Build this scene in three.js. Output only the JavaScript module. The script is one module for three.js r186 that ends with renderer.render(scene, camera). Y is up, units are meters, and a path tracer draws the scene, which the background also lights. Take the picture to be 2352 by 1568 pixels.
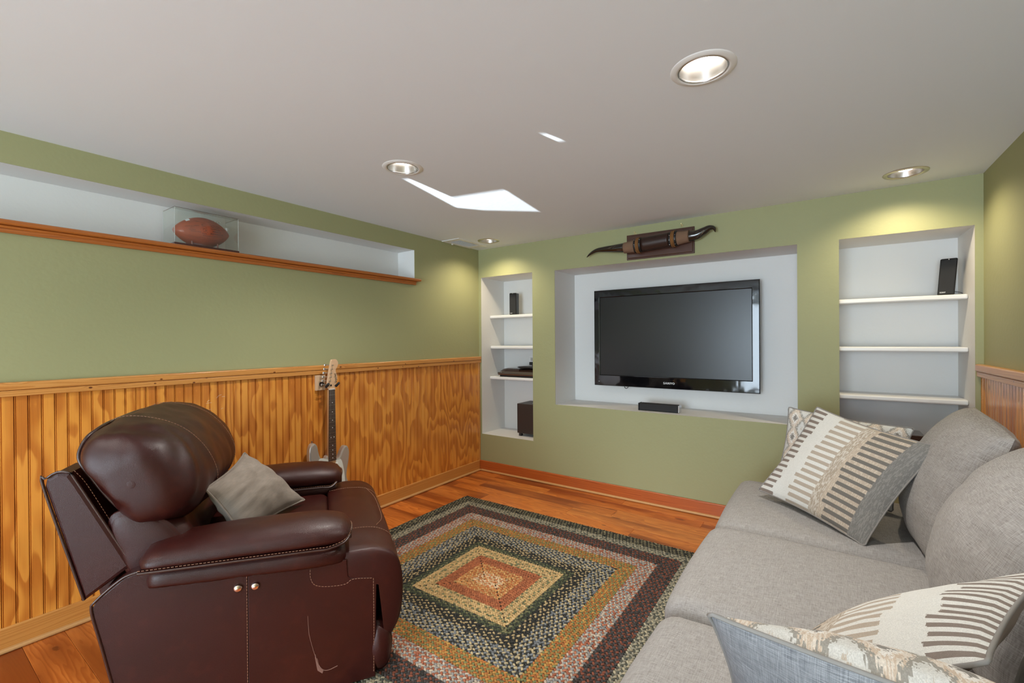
import * as THREE from 'three';
import { RoundedBoxGeometry } from 'three/addons/geometries/RoundedBoxGeometry.js';
import { mergeGeometries, mergeVertices, toCreasedNormals } from 'three/addons/utils/BufferGeometryUtils.js';
import { TextGeometry } from 'three/addons/geometries/TextGeometry.js';
import { FontLoader } from 'three/addons/loaders/FontLoader.js';
import { RectAreaLightUniformsLib } from 'three/addons/lights/RectAreaLightUniformsLib.js';

// ------------------------------------------------------------------ camera, sky, large lights, exposure
const V = (x, y, z) => new THREE.Vector3(x, y, z);
const scene = new THREE.Scene();
const H = 2.13, XR = 3.459, ZR = 7.4;              // ceiling height, right wall, rear wall
const camera = new THREE.PerspectiveCamera(74.3166, 2352 / 1568, 0.05, 60);
camera.position.set(2.7629, 1.2599, 3.4123);
camera.up.set(0.00352, 0.99997, -0.00712);
camera.lookAt(2.7629 - 0.57092, 1.2599 - 0.003837, 3.4123 - 0.82099);
const renderer = new THREE.WebGLRenderer();
renderer.toneMapping = THREE.LinearToneMapping;
renderer.toneMappingExposure = 1.15;
renderer.shadowMap.enabled = true;
RectAreaLightUniformsLib.init();
scene.background = new THREE.Color(0.62, 0.78, 1.0);
scene.backgroundIntensity = 3.0;
{ // daylight through the glazed door in the wall behind the camera
  const day = new THREE.RectAreaLight(new THREE.Color(0.74, 0.885, 1.0), 14.5, 2.1, 1.9);
  day.position.set(2.24, 1.08, ZR - 0.06); day.lookAt(2.24, 1.08, 0); day.name = 'door_daylight'; scene.add(day);
}
{ // sun glancing up off something bright outside, through the gap in the little window's curtain, onto the ceiling
  const glint = new THREE.SpotLight(new THREE.Color(0.84, 0.94, 1.0), 2600, 0, 0.07, 0.1, 2);
  glint.position.set(0.3, 0.9, 11.4); glint.target.position.set(1.25, 2.13, 1.35); glint.castShadow = true; glint.shadow.radius = 0.12;
  glint.name = 'sun_glint'; scene.add(glint, glint.target);
}

// ------------------------------------------------------------------ helpers
let seed = 7;
const rnd = () => { seed = (seed * 1664525 + 1013904223) % 4294967296; return seed / 4294967296; };
const rr = (a, b) => a + (b - a) * rnd();
const clamp = (x, a = 0, b = 1) => Math.min(b, Math.max(a, x));
const sstep = (a, b, x) => { const t = clamp((x - a) / (b - a)); return t * t * (3 - 2 * t); };
const lerp = (a, b, t) => a + (b - a) * t;
const HT = new Float32Array(65536); { let s = 99; for (let i = 0; i < 65536; i++) { s = (s * 1664525 + 1013904223) % 4294967296; HT[i] = s / 4294967296; } }
const hash = (x, y) => HT[(((x * 374761393) ^ (y * 668265263)) >>> 3) & 65535];
function vn(x, y) {
  const xi = Math.floor(x), yi = Math.floor(y); let fx = x - xi, fy = y - yi;
  fx = fx * fx * (3 - 2 * fx); fy = fy * fy * (3 - 2 * fy);
  const a = hash(xi, yi), b = hash(xi + 1, yi), c = hash(xi, yi + 1), d = hash(xi + 1, yi + 1);
  return a + (b - a) * fx + (c - a) * fy + (a - b - c + d) * fx * fy;
}
const fbm = (x, y, o = 4) => { let s = 0, a = 0.5; for (let i = 0; i < o; i++) { s += a * vn(x + i * 17.3, y + i * 9.1); x *= 2; y *= 2; a *= 0.5; } return s / (1 - Math.pow(0.5, o)); };
const hex = (h) => [(h >> 16) & 255, (h >> 8) & 255, h & 255];
const mixc = (a, b, t) => [lerp(a[0], b[0], t), lerp(a[1], b[1], t), lerp(a[2], b[2], t)];
function dataTex(w, h, fn, srgb = true, rx = 1, ry = 1, wrap = THREE.RepeatWrapping) {
  const d = new Uint8Array(w * h * 4);
  for (let y = 0; y < h; y++) for (let x = 0; x < w; x++) { const c = fn(x, y, x / w, y / h), i = (y * w + x) * 4; if (c.length) { d[i] = c[0]; d[i + 1] = c[1]; d[i + 2] = c[2]; } else { d[i] = d[i + 1] = d[i + 2] = c; } d[i + 3] = 255; }
  const t = new THREE.DataTexture(d, w, h); t.magFilter = THREE.LinearFilter; t.minFilter = THREE.LinearMipmapLinearFilter; t.generateMipmaps = true;
  t.wrapS = t.wrapT = wrap; t.repeat.set(rx, ry); if (srgb) t.colorSpace = THREE.SRGBColorSpace; t.needsUpdate = true; return t;
}
function canvasTex(w, h, draw) {
  const c = document.createElement('canvas'); c.width = w; c.height = h; draw(c.getContext('2d'), w, h);
  const t = new THREE.CanvasTexture(c); t.colorSpace = THREE.SRGBColorSpace; t.wrapS = t.wrapT = THREE.ClampToEdgeWrapping; return t;
}
const std = (color, roughness = 0.6, extra = {}) => new THREE.MeshStandardMaterial({ color, roughness, ...extra });
const phys = (color, roughness = 0.6, extra = {}) => new THREE.MeshPhysicalMaterial({ color, roughness, ...extra });
const taken = {};
const numbered = (n) => { const k = taken[n] = (taken[n] ?? -1) + 1; return k ? `${n}_${String(k).padStart(3, '0')}` : n; };
function mesh(name, geo, mat, parent) {
  const g = Array.isArray(geo) ? mergeGeometries(geo.map((q) => { const r = q.index ? q.toNonIndexed() : q; for (const k of Object.keys(r.attributes)) if (!['position', 'normal', 'uv'].includes(k)) r.deleteAttribute(k); return r; })) : geo;
  const m = new THREE.Mesh(g, mat); m.castShadow = m.receiveShadow = true;
  m.name = parent ? name : numbered(name); (parent ?? scene).add(m); return m;
}
function tag(o, label, category, group) { o.userData = { label, category }; if (group) o.userData.group = group; return o; }
function thing(name, label, category, pos = [0, 0, 0], turn = 0, group) {
  const o = new THREE.Group(); o.name = numbered(name); o.position.set(...pos); o.rotation.y = turn; scene.add(o); return tag(o, label, category, group);
}
function struct(name) { const o = new THREE.Group(); o.name = name; o.userData = { kind: 'structure' }; scene.add(o); return o; }
const boxUV = (g) => { // uv in metres, one projection for each face
  const p = g.attributes.position, n = g.attributes.normal, uv = new Float32Array(p.count * 2);
  for (let i = 0; i < p.count; i++) {
    const ax = Math.abs(n.getX(i)), ay = Math.abs(n.getY(i)), az = Math.abs(n.getZ(i));
    const [u, v] = ax >= ay && ax >= az ? [p.getZ(i), p.getY(i)] : ay >= az ? [p.getX(i), p.getZ(i)] : [p.getX(i), p.getY(i)];
    uv[2 * i] = u; uv[2 * i + 1] = v;
  }
  g.setAttribute('uv', new THREE.BufferAttribute(uv, 2)); return g;
};
const faceUV = (q) => { // uv in metres, each triangle projected along its own main axis; normals stay smooth
  const g = q.index ? q.toNonIndexed() : q, p = g.attributes.position, uv = new Float32Array(p.count * 2), a = V(0, 0, 0), b = V(0, 0, 0), c = V(0, 0, 0);
  for (let i = 0; i < p.count; i += 3) {
    a.fromBufferAttribute(p, i); b.fromBufferAttribute(p, i + 1).sub(a); c.fromBufferAttribute(p, i + 2).sub(a); b.cross(c);
    const ax = Math.abs(b.x), ay = Math.abs(b.y), az = Math.abs(b.z);
    for (let k = i; k < i + 3; k++) { const [u, v] = ax >= ay && ax >= az ? [p.getZ(k), p.getY(k)] : ay >= az ? [p.getX(k), p.getZ(k)] : [p.getX(k), p.getY(k)]; uv[2 * k] = u; uv[2 * k + 1] = v; }
  }
  g.setAttribute('uv', new THREE.BufferAttribute(uv, 2)); return g;
};
const box = (x0, x1, y0, y1, z0, z1) => boxUV(new THREE.BoxGeometry(x1 - x0, y1 - y0, z1 - z0).translate((x0 + x1) / 2, (y0 + y1) / 2, (z0 + z1) / 2));
const rbox = (x0, x1, y0, y1, z0, z1, r = 0.004, s = 2) => boxUV(new RoundedBoxGeometry(x1 - x0, y1 - y0, z1 - z0, s, Math.min(r, (x1 - x0) / 2.01, (y1 - y0) / 2.01, (z1 - z0) / 2.01)).translate((x0 + x1) / 2, (y0 + y1) / 2, (z0 + z1) / 2));
function tube(pts, r, seg = 24, closed = false, rad = 6, tension = 0.5) {
  return new THREE.TubeGeometry(new THREE.CatmullRomCurve3(pts.map((p) => (p.isVector3 ? p : V(...p))), closed, 'catmullrom', tension), seg, r, rad, closed);
}
function bar(a, b, r, r2 = r, rad = 10) {
  const A = V(...a), B = V(...b), d = B.clone().sub(A), g = new THREE.CylinderGeometry(r2, r, d.length(), rad);
  g.applyQuaternion(new THREE.Quaternion().setFromUnitVectors(V(0, 1, 0), d.clone().normalize())); g.translate(...A.add(B).multiplyScalar(0.5).toArray()); return g;
}
function loft(rings, cap = true) { // rings: equal-length closed rings of Vector3
  const n = rings[0].length, pos = [], uv = [], idx = [];
  let v = 0;
  rings.forEach((r, k) => { if (k) v += r[0].distanceTo(rings[k - 1][0]); let u = 0; for (let i = 0; i <= n; i++) { const p = r[i % n]; if (i) u += p.distanceTo(r[i - 1]); pos.push(p.x, p.y, p.z); uv.push(u, v); } });
  const w = n + 1;
  for (let k = 0; k < rings.length - 1; k++) for (let i = 0; i < n; i++) { const a = k * w + i, b = a + 1, c = a + w, d = c + 1; idx.push(a, b, c, b, d, c); }
  if (cap) for (const [k, f] of [[0, 1], [rings.length - 1, 0]]) {
    const c = rings[k].reduce((s, p) => s.add(p), V(0, 0, 0)).multiplyScalar(1 / n), o = pos.length / 3; pos.push(c.x, c.y, c.z); uv.push(0, 0);
    for (let i = 0; i < n; i++) f ? idx.push(o, k * w + i + 1, k * w + i) : idx.push(o, k * w + i, k * w + i + 1);
  }
  const g = new THREE.BufferGeometry(); g.setAttribute('position', new THREE.Float32BufferAttribute(pos, 3)); g.setAttribute('uv', new THREE.Float32BufferAttribute(uv, 2)); g.setIndex(idx);
  g.computeVertexNormals(); // weld the seam column's normals
  const N = g.attributes.normal;
  for (let k = 0; k < rings.length; k++) { const a = k * w, b = a + n, q = V(N.getX(a) + N.getX(b), N.getY(a) + N.getY(b), N.getZ(a) + N.getZ(b)).normalize(); N.setXYZ(a, q.x, q.y, q.z); N.setXYZ(b, q.x, q.y, q.z); }
  return g;
}
function ringOf(pts2, n, map) { // closed smooth ring through 2D points
  const c = new THREE.CatmullRomCurve3(pts2.map(([a, b]) => V(a, b, 0)), true, 'catmullrom', 0.5);
  return c.getSpacedPoints(n).slice(0, n).map((p) => map(p.x, p.y));
}
function extrude(shape, depth, bevel = 0, curve = 8) {
  return new THREE.ExtrudeGeometry(shape, { depth: depth - 2 * bevel, bevelEnabled: bevel > 0, bevelThickness: bevel, bevelSize: bevel, bevelOffset: -bevel, bevelSegments: 2, curveSegments: curve }).translate(0, 0, bevel);
}
const poly = (pts) => new THREE.Shape(pts.map((p) => new THREE.Vector2(...p)));
function smoothShape(pts, n = 120) { const c = new THREE.CatmullRomCurve3(pts.map(([a, b]) => V(a, b, 0)), true, 'catmullrom', 0.5); return new THREE.Shape(c.getSpacedPoints(n).map((p) => new THREE.Vector2(p.x, p.y))); }
function softBox(x0, x1, y0, y1, z0, z1, r, o = {}) { // upholstered block: rounded, crowned, slightly uneven
  const sx = o.sx ?? 28, sy = o.sy ?? 10, sz = o.sz ?? 28, w = x1 - x0, h = y1 - y0, d = z1 - z0, g = new THREE.BoxGeometry(w, h, d, sx, sy, sz), p = g.attributes.position, nn = g.attributes.normal, uv = g.attributes.uv;
  for (let i = 0; i < p.count; i++) {
    const ax = Math.abs(nn.getX(i)), ay = Math.abs(nn.getY(i)), x = p.getX(i), y = p.getY(i), z = p.getZ(i);
    uv.setXY(i, ax > 0.5 ? y : x, ay > 0.5 ? z : ax > 0.5 ? z : y);
    const q = V(clamp(x, -w / 2 + r, w / 2 - r), clamp(y, -h / 2 + r, h / 2 - r), clamp(z, -d / 2 + r, d / 2 - r)), e = V(x, y, z).sub(q), l = e.length();
    if (l > 1e-6) e.multiplyScalar(r / l);
    q.add(e); const top = sstep(-h * 0.1, h / 2, q.y), side = sstep(0, w / 2, -q.x);
    q.y += top * (o.crown ?? 0.015) * Math.cos(Math.PI * 0.9 * q.x / w) * Math.cos(Math.PI * 0.9 * q.z / d) + top * (o.noise ?? 0.004) * (fbm(q.x * 7 + x0 * 31, q.z * 7 + z0 * 17, 3) - 0.5) * 2;
    q.x -= (o.belly ?? 0) * side * Math.cos(Math.PI * 0.95 * q.z / d) * Math.cos(Math.PI * 0.9 * q.y / h);
    p.setXYZ(i, q.x + (x0 + x1) / 2, q.y + (y0 + y1) / 2, q.z + (z0 + z1) / 2);
  }
  const m = g.clone(); m.deleteAttribute('uv'); m.deleteAttribute('normal'); const k = mergeVertices(m, 1e-5); k.computeVertexNormals();
  const key = (a, i) => `${a.getX(i).toFixed(4)},${a.getY(i).toFixed(4)},${a.getZ(i).toFixed(4)}`, map = new Map(), kp = k.attributes.position, kn = k.attributes.normal;
  for (let i = 0; i < kp.count; i++) map.set(key(kp, i), i);
  for (let i = 0; i < p.count; i++) { const j = map.get(key(p, i)); if (j !== undefined) nn.setXYZ(i, kn.getX(j), kn.getY(j), kn.getZ(j)); }
  return g;
}
function pillow(c, thick, o = {}) { // c: top-left, top-right, bottom-right, bottom-left of the face; hint: the way the face looks
  const [TL, TR, BR, BL] = c.map((p) => V(...p)), n = o.n ?? 36, pinch = o.pinch ?? 0.05, e = o.e ?? 0.55, sc = o.seed ?? 1;
  const nor = TR.clone().sub(TL).cross(TL.clone().sub(BL)).normalize(); if (o.hint && nor.dot(V(...o.hint)) < 0) nor.negate();
  const W = TR.distanceTo(TL), Hh = TL.distanceTo(BL);
  const at = (u, v, s) => {
    const uu = 0.5 + (u - 0.5) * (1 - pinch * Math.sin(Math.PI * v)), vv = 0.5 + (v - 0.5) * (1 - pinch * Math.sin(Math.PI * u));
    const b = BL.clone().lerp(BR, uu).lerp(TL.clone().lerp(TR, uu), vv);
    const su = Math.sin(Math.PI * u), sv = Math.sin(Math.PI * v), f = Math.pow(Math.max(su, 0), e) * Math.pow(Math.max(sv, 0), e);
    const edge = 1 - Math.min(su, sv), wr = (o.wrinkle ?? 0.006) * (fbm(u * 5 + sc * 13, v * 5 + sc * 7, 3) - 0.5) * 2 * Math.pow(su * sv, 0.4) + (o.wrinkle ?? 0.006) * 0.7 * edge * Math.pow(su * sv, 0.5) * Math.sin(26 * (su < sv ? v : u) + 5 * sc + 4 * vn(u * 4, v * 4));
    const sagv = o.sag ? -o.sag * su * Math.sin(Math.PI * v) : 0;
    return b.addScaledVector(nor, s * (f * thick * (s > 0 ? (o.frontShare ?? 0.5) : 1 - (o.frontShare ?? 0.5)) + wr)).add(V(0, sagv, 0));
  };
  const face = (s) => {
    const pos = [], uv = [], idx = [], w = n + 1;
    for (let j = 0; j <= n; j++) for (let i = 0; i <= n; i++) { const u = i / n, v = j / n, p = at(u, v, s); pos.push(p.x, p.y, p.z); o.metres ? uv.push(u * W, v * Hh) : uv.push(u, v); }
    for (let j = 0; j < n; j++) for (let i = 0; i < n; i++) { const a = j * w + i, b = a + 1, d = a + w, f = d + 1; idx.push(a, b, d, b, f, d); }
    const g = new THREE.BufferGeometry(); g.setAttribute('position', new THREE.Float32BufferAttribute(pos, 3)); g.setAttribute('uv', new THREE.Float32BufferAttribute(uv, 2)); g.setIndex(idx); g.computeVertexNormals();
    const mid = ((n >> 1) * w + (n >> 1)), q = g.attributes.normal; if (V(q.getX(mid), q.getY(mid), q.getZ(mid)).dot(nor) * s < 0) { const a = g.index.array; for (let i = 0; i < a.length; i += 3) { const t = a[i]; a[i] = a[i + 1]; a[i + 1] = t; } g.computeVertexNormals(); }
    return g;
  };
  const rim = []; const k = 16;
  for (let i = 0; i < k; i++) rim.push(at(i / k, 1, 1)); for (let i = 0; i < k; i++) rim.push(at(1, 1 - i / k, 1)); for (let i = 0; i < k; i++) rim.push(at(1 - i / k, 0, 1)); for (let i = 0; i < k; i++) rim.push(at(0, i / k, 1));
  return { front: face(1), back: face(-1), piping: tube(rim, o.pipe ?? 0.004, 160, true, 7) };
}
function stitches(pts, len = 0.007, gap = 0.0035, r = 0.0011, closed = false) { // a row of thread stitches along a curve
  const c = new THREE.CatmullRomCurve3(pts.map((p) => (p.isVector3 ? p : V(...p))), closed), L = c.getLength(), out = [], nS = Math.floor(L / (len + gap));
  for (let i = 0; i < nS; i++) { const a = c.getPointAt(i * (len + gap) / L), b = c.getPointAt((i * (len + gap) + len) / L); out.push(bar(a.toArray(), b.toArray(), r, r, 4)); }
  return out;
}
const font = await new FontLoader().loadAsync('fonts/droid/droid_sans_bold.typeface.json');
const text = (s, size, depth = 0.0006) => { const g = new TextGeometry(s, { font, size, depth, curveSegments: 3 }); g.computeBoundingBox(); const b = g.boundingBox; return g.translate(-(b.min.x + b.max.x) / 2, -(b.min.y + b.max.y) / 2, 0); };

// ------------------------------------------------------------------ materials
const mottle = (w, f, o, lo, hi) => dataTex(w, w, (x, y) => { // tileable-ish grey noise
  const a = 255 * (lo + (hi - lo) * fbm(x * f, y * f, o)); return a; }, false);
const paintBump = mottle(512, 0.09, 3, 0, 1); paintBump.repeat.set(1.6, 1.6); paintBump.wrapS = paintBump.wrapT = THREE.MirroredRepeatWrapping;
const skimBump = dataTex(512, 512, (x, y) => 255 * (0.75 * fbm(x * 0.012, y * 0.012, 4) + 0.25 * fbm(x * 0.2, y * 0.2, 2)), false, 0.5, 0.5, THREE.MirroredRepeatWrapping);
const green = std(new THREE.Color().setRGB(0.34, 0.338, 0.17), 0.62, { bumpMap: paintBump, bumpScale: 0.0004 });
const white = std(new THREE.Color().setRGB(0.76, 0.75, 0.73), 0.6, { bumpMap: paintBump, bumpScale: 0.0004 });
const whiteGloss = std(new THREE.Color().setRGB(0.8, 0.79, 0.77), 0.35);
const ceilMat = std(new THREE.Color().setRGB(0.80, 0.84, 0.885), 0.85, { bumpMap: skimBump, bumpScale: 0.0012 });

// stained plywood beadboard: flame-shaped growth rings stretched upwards
const wainTex = dataTex(2048, 1024, (px, py) => {
  const x = px / 2048 * 2.44, y = py / 1024;
  const warp = fbm(x * 3.2 + 3, y * 1.1, 4) * 2.6 + fbm(x * 12, y * 2.2 + 40, 3) * 0.55;
  const rings = 2.7 + 2.6 * fbm(x * 0.8 + 8, 3.3, 2);
  const s = warp * rings + x * 2.2 + 0.35 * fbm(x * 45, y * 5, 2), f = s - Math.floor(s);
  const band = sstep(0.12, 0.75, f) * (1 - sstep(0.86, 0.98, f));
  const fib = fbm(x * 420, y * 9, 2), blot = fbm(x * 5 + 60, y * 2.5, 3);
  let c = mixc([228, 152, 62], [186, 104, 34], clamp(band * (0.45 + 0.6 * blot)));
  c = mixc(c, [150, 78, 24], 0.2 * sstep(0.5, 0.9, fib) * (0.4 + band));
  return mixc(c, [236, 170, 84], 0.22 * sstep(0.45, 0.8, blot));
}, true, 1 / 2.44, 1, THREE.MirroredRepeatWrapping);
const wain = phys(0xffffff, 0.38, { map: wainTex, clearcoat: 0.55, clearcoatRoughness: 0.18 });
const scuffWood = wain;
const pineTex = (base, dark, knotCol, knots) => dataTex(1024, 256, (px, py) => { // 1.6 m x 0.16 m of knotty softwood, grain along u
  const x = px / 1024 * 1.6, y = py / 256 * 0.16; let k = 0, pull = 0;
  for (const [kx, ky, kr] of knots) { const dx = (x - kx) / 1.5, dy = y - ky, d = Math.hypot(dx, dy); k = Math.max(k, 1 - sstep(kr * 0.6, kr, d)); pull += 0.012 * Math.exp(-d * d / (kr * kr * 9)) * Math.sign(dy + 1e-5); }
  const s = (y - pull) * 95 + fbm(x * 1.3, y * 18, 3) * 5, f = s - Math.floor(s);
  let c = mixc(base, dark, 0.55 * sstep(0.35, 0.95, f) + 0.25 * fbm(x * 6, y * 240, 2));
  return mixc(c, knotCol, k);
}, true, 1 / 1.6, 1 / 0.16);
const knots = []; for (let i = 0; i < 15; i++) knots.push([rr(0.03, 1.57), rr(0.005, 0.155), rr(0.0035, 0.0075)]);
const railMat = phys(0xffffff, 0.36, { map: pineTex([214, 152, 82], [182, 112, 46], [104, 52, 18], knots), clearcoat: 0.5, clearcoatRoughness: 0.2 });
const baseMat = phys(0xffffff, 0.36, { map: pineTex([206, 144, 74], [182, 116, 52], [150, 90, 36], []), clearcoat: 0.5, clearcoatRoughness: 0.2 });
const redPine = phys(0xffffff, 0.36, { map: pineTex([190, 98, 40], [152, 66, 22], [140, 60, 20], []), clearcoat: 0.5, clearcoatRoughness: 0.2 });
const shoeMat = std(new THREE.Color().setRGB(0.56, 0.3, 0.115), 0.4);

// rustic cherry laminate
const floorKnots = []; for (let i = 0; i < 13; i++) floorKnots.push([rr(0, 2.4), rr(0, 1.2), rr(0.006, 0.017)]);
const floorTex = dataTex(2048, 1024, (px, py) => { // 2.4 m x 1.2 m
  const x = px / 2048 * 2.4, y = py / 1024 * 1.2; let pull = 0, k = 0;
  for (const [kx, ky, kr] of floorKnots) { const dx = (x - kx) / 2.2, dy = y - ky, q = (dx * dx + dy * dy) / (kr * kr); if (q < 30) { pull += 0.6 * kr * Math.exp(-q / 5) * (dy > 0 ? 1 : -1); k = Math.max(k, 1 - sstep(0.5, 2.6, q + 1.2 * (vn(x * 90, y * 160) - 0.5))); } }
  const yy = y - pull, s = yy * 42 + fbm(x * 2.2, yy * 16, 4) * 7, f = s - Math.floor(s);
  const ring = sstep(0.2, 0.85, f) * (1 - sstep(0.9, 1, f)), fib = fbm(x * 14, yy * 420, 2), tone = fbm(x * 1.4 + 9, yy * 9, 3);
  let c = mixc([222, 138, 64], [182, 96, 36], clamp(0.7 * ring + 0.5 * fib * 0.6));
  c = mixc(c, [136, 64, 22], 0.85 * sstep(0.44, 0.74, tone));
  return mixc(c, [104, 48, 16], 0.7 * k);
}, true, 1 / 2.4, 1 / 1.2);
const floorMats = [0xffffff, 0xf2e6da, 0xe4d6cc, 0xfff4e4].map((h) => phys(h, 0.34, { map: floorTex, clearcoat: 0.25, clearcoatRoughness: 0.25 }));

// leather
const grainBump = dataTex(512, 512, (x, y) => { let m = 9, m2 = 9; const cx = Math.floor(x / 8), cy = Math.floor(y / 8); // pebbled cells, tiling
  for (let a = -1; a < 2; a++) for (let b = -1; b < 2; b++) { const gx = cx + a, gy = cy + b, wx = (gx + 64) % 64, wy = (gy + 64) % 64, d = Math.hypot(gx + hash(wx, wy) - x / 8, gy + hash(wx + 91, wy + 37) - y / 8); if (d < m) { m2 = m; m = d; } else if (d < m2) m2 = d; }
  return 255 * clamp(sstep(0, 0.35, m2 - m)); }, false, 6.5, 6.5);
const leatherTex = dataTex(512, 512, (x, y) => { const a = fbm(x * 0.012, y * 0.012, 4), b = fbm(x * 0.05 + 30, y * 0.05, 3); return mixc(mixc([44, 12, 9], [55, 17, 12], a), [70, 28, 19], 0.35 * sstep(0.55, 0.85, b)); }, true, 1.2, 1.2, THREE.MirroredRepeatWrapping);
const leather = phys(0xffffff, 0.35, { map: leatherTex, bumpMap: grainBump, bumpScale: 0.0002, specularIntensity: 0.75 });
const threadMat = std(new THREE.Color().setRGB(0.28, 0.14, 0.085), 0.7);
const pipingLeather = phys(new THREE.Color().setRGB(0.035, 0.012, 0.009), 0.35, { clearcoat: 0.3, clearcoatRoughness: 0.3 });

// sofa tweed: slubby warp and weft
const tweed = (base, dark, light, n = 512) => dataTex(n, n, (x, y) => {
  const tw = (a, b) => hash((a + n) % n, (b + n) % n);
  const run = (a, b, L, salt) => { const o = Math.floor(hash(b + salt, salt) * L), k = Math.floor((a + o) / L), f = ((a + o) % L) / L; return lerp(hash(k % Math.ceil(n / L) + salt, b), hash((k + 1) % Math.ceil(n / L) + salt, b), f); };
  const h = run(x, y, 26, 11), v = run(y, x, 30, 57), t = 0.5 * h + 0.38 * v + 0.12 * tw(x, y);
  return t < 0.5 ? mixc(dark, base, sstep(0.18, 0.5, t)) : mixc(base, light, sstep(0.5, 0.8, t));
}, true, 1 / 0.21, 1 / 0.21);
const sofaTex = tweed([148, 144, 141], [113, 108, 105], [168, 165, 162]);
const weaveBump = dataTex(256, 256, (x, y) => 255 * (0.5 + 0.25 * Math.sin(x * Math.PI / 2) * Math.cos(y * Math.PI / 2) + 0.25 * (hash(x, y) - 0.5)), false, 10, 10);
const sofaMat = phys(0xffffff, 0.95, { map: sofaTex, bumpMap: weaveBump, bumpScale: 0.0006, sheen: 0.25, sheenRoughness: 0.6, sheenColor: new THREE.Color(0.6, 0.58, 0.56) });

const black = std(new THREE.Color().setRGB(0.012, 0.012, 0.013), 0.45);
const waveBump = dataTex(256, 256, (x, y) => 255 * fbm(x * 0.03, y * 0.03, 2), false, 2, 2, THREE.MirroredRepeatWrapping);
const blackGloss = phys(new THREE.Color().setRGB(0.005, 0.005, 0.006), 0.06);
const bezelMat = phys(new THREE.Color().setRGB(0.004, 0.004, 0.005), 0.06, { bumpMap: waveBump, bumpScale: 0.0008 });
const grille = std(new THREE.Color().setRGB(0.02, 0.02, 0.021), 0.85);
const chrome = std(new THREE.Color().setRGB(0.62, 0.62, 0.63), 0.22, { metalness: 1 });
const nickel = std(new THREE.Color().setRGB(0.58, 0.55, 0.52), 0.32, { metalness: 1 });
const brass = std(new THREE.Color().setRGB(0.75, 0.58, 0.28), 0.3, { metalness: 1 });
const printWhite = std(new THREE.Color().setRGB(0.75, 0.75, 0.75), 0.5);

// ------------------------------------------------------------------ room shell
{ // floor: laminate planks laid along the back wall
  const fl = struct('floor'); mesh('subfloor', box(-0.35, XR + 0.35, -0.2, -0.012, -0.5, ZR + 0.2), std(new THREE.Color().setRGB(0.05, 0.03, 0.02), 0.9), fl);
  const W = 0.127, L = 1.21;
  for (let r = 0; r * W < ZR - 0.01; r++) {
    const z0 = r * W + 0.0004, z1 = Math.min((r + 1) * W, ZR) - 0.0004; let x = -0.02 - rnd() * L;
    for (; x < XR; x += L) {
      const a = Math.max(x, 0) + 0.0004, b = Math.min(x + L, XR) - 0.0004; if (b - a < 0.02) continue;
      const g = rbox(a, b, -0.012, 0, z0, z1, 0.0012, 1), uv = g.attributes.uv, ox = rr(0, 2.4) - x, oz = rr(0, 1.2) - z0;
      for (let i = 0; i < uv.count; i++) uv.setXY(i, uv.getX(i) + ox, uv.getY(i) + oz);
      mesh('plank', g, floorMats[Math.floor(rnd() * 4)], fl);
    }
  }
}
tag(mesh('carpet', box(0.06, XR - 0.06, 0.001, 0.014, 4.0, 7.3), std(new THREE.Color().setRGB(0.6, 0.59, 0.57), 0.98)), 'pale grey carpet covering the rear half of the room', 'carpet');
const LIGHTS = [[2.442, 1.86, 0], [1.019, 1.858, 0], [3.116, 0.252, 1], [0.337, 0.274, 1], [2.442, 3.75, 0], [1.019, 3.75, 0], [2.442, 5.6, 0], [1.019, 5.6, 0]];
{ // ceiling with openings for the recessed lamps
  const c = struct('ceiling'), s = poly([[-0.35, -0.5], [XR + 0.35, -0.5], [XR + 0.35, ZR + 0.2], [-0.35, ZR + 0.2]]);
  for (const [x, z] of LIGHTS) { const h = new THREE.Path(); h.absarc(x, z, 0.076, 0, Math.PI * 2, true); s.holes.push(h); }
  mesh('ceiling_board', extrude(s, 0.016, 0, 24).rotateX(Math.PI / 2).translate(0, H + 0.016, 0), ceilMat, c);
  mesh('ceiling_deck', box(-0.35, XR + 0.35, H + 0.17, H + 0.25, -0.5, ZR + 0.2), std(0x8a7f72, 0.9), c);
}
const NB = 0.38, SK = 0.003;
function niche(parent, x0, x1, y0, y1, depth) { // white lining of a recess in the back wall
  const t = 0.02, g = [box(x0 - t, x1 + t, y0 - t, y1 + t, -depth - t, -depth), box(x0 - t, x0, y0, y1, -depth, -SK), box(x1, x1 + t, y0, y1, -depth, -SK), box(x0 - t, x1 + t, y1, y1 + t, -depth, -SK), box(x0 - t, x1 + t, y0 - t, y0, -depth, -SK)];
  mesh('niche_lining', g, white, parent);
}
const NL = [0.028, 0.615, 0.353, 1.862], NT = [0.843, 2.617, 0.697, 1.857], NR = [2.834, 3.4256, 0.353, 1.86];
{
  const w = struct('wall_back'), s = poly([[-0.35, -0.1], [XR + 0.35, -0.1], [XR + 0.35, H + 0.1], [-0.35, H + 0.1]]);
  for (const [x0, x1, y0, y1] of [NL, NT, NR]) s.holes.push(new THREE.Path([[x0, y0], [x0, y1], [x1, y1], [x1, y0]].map((p) => new THREE.Vector2(...p))));
  mesh('painted_wall', boxUV(extrude(s, SK)).translate(0, 0, -SK), green, w);
  for (const n of [NL, NT, NR]) niche(w, ...n, NB);
  mesh('wall_core', box(-0.35, XR + 0.35, -0.1, H + 0.1, -0.5, -0.42), white, w);
}
const SH = [0.831, 4.7, 1.765, 2.0, 0.2];           // long recess in the left wall
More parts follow.
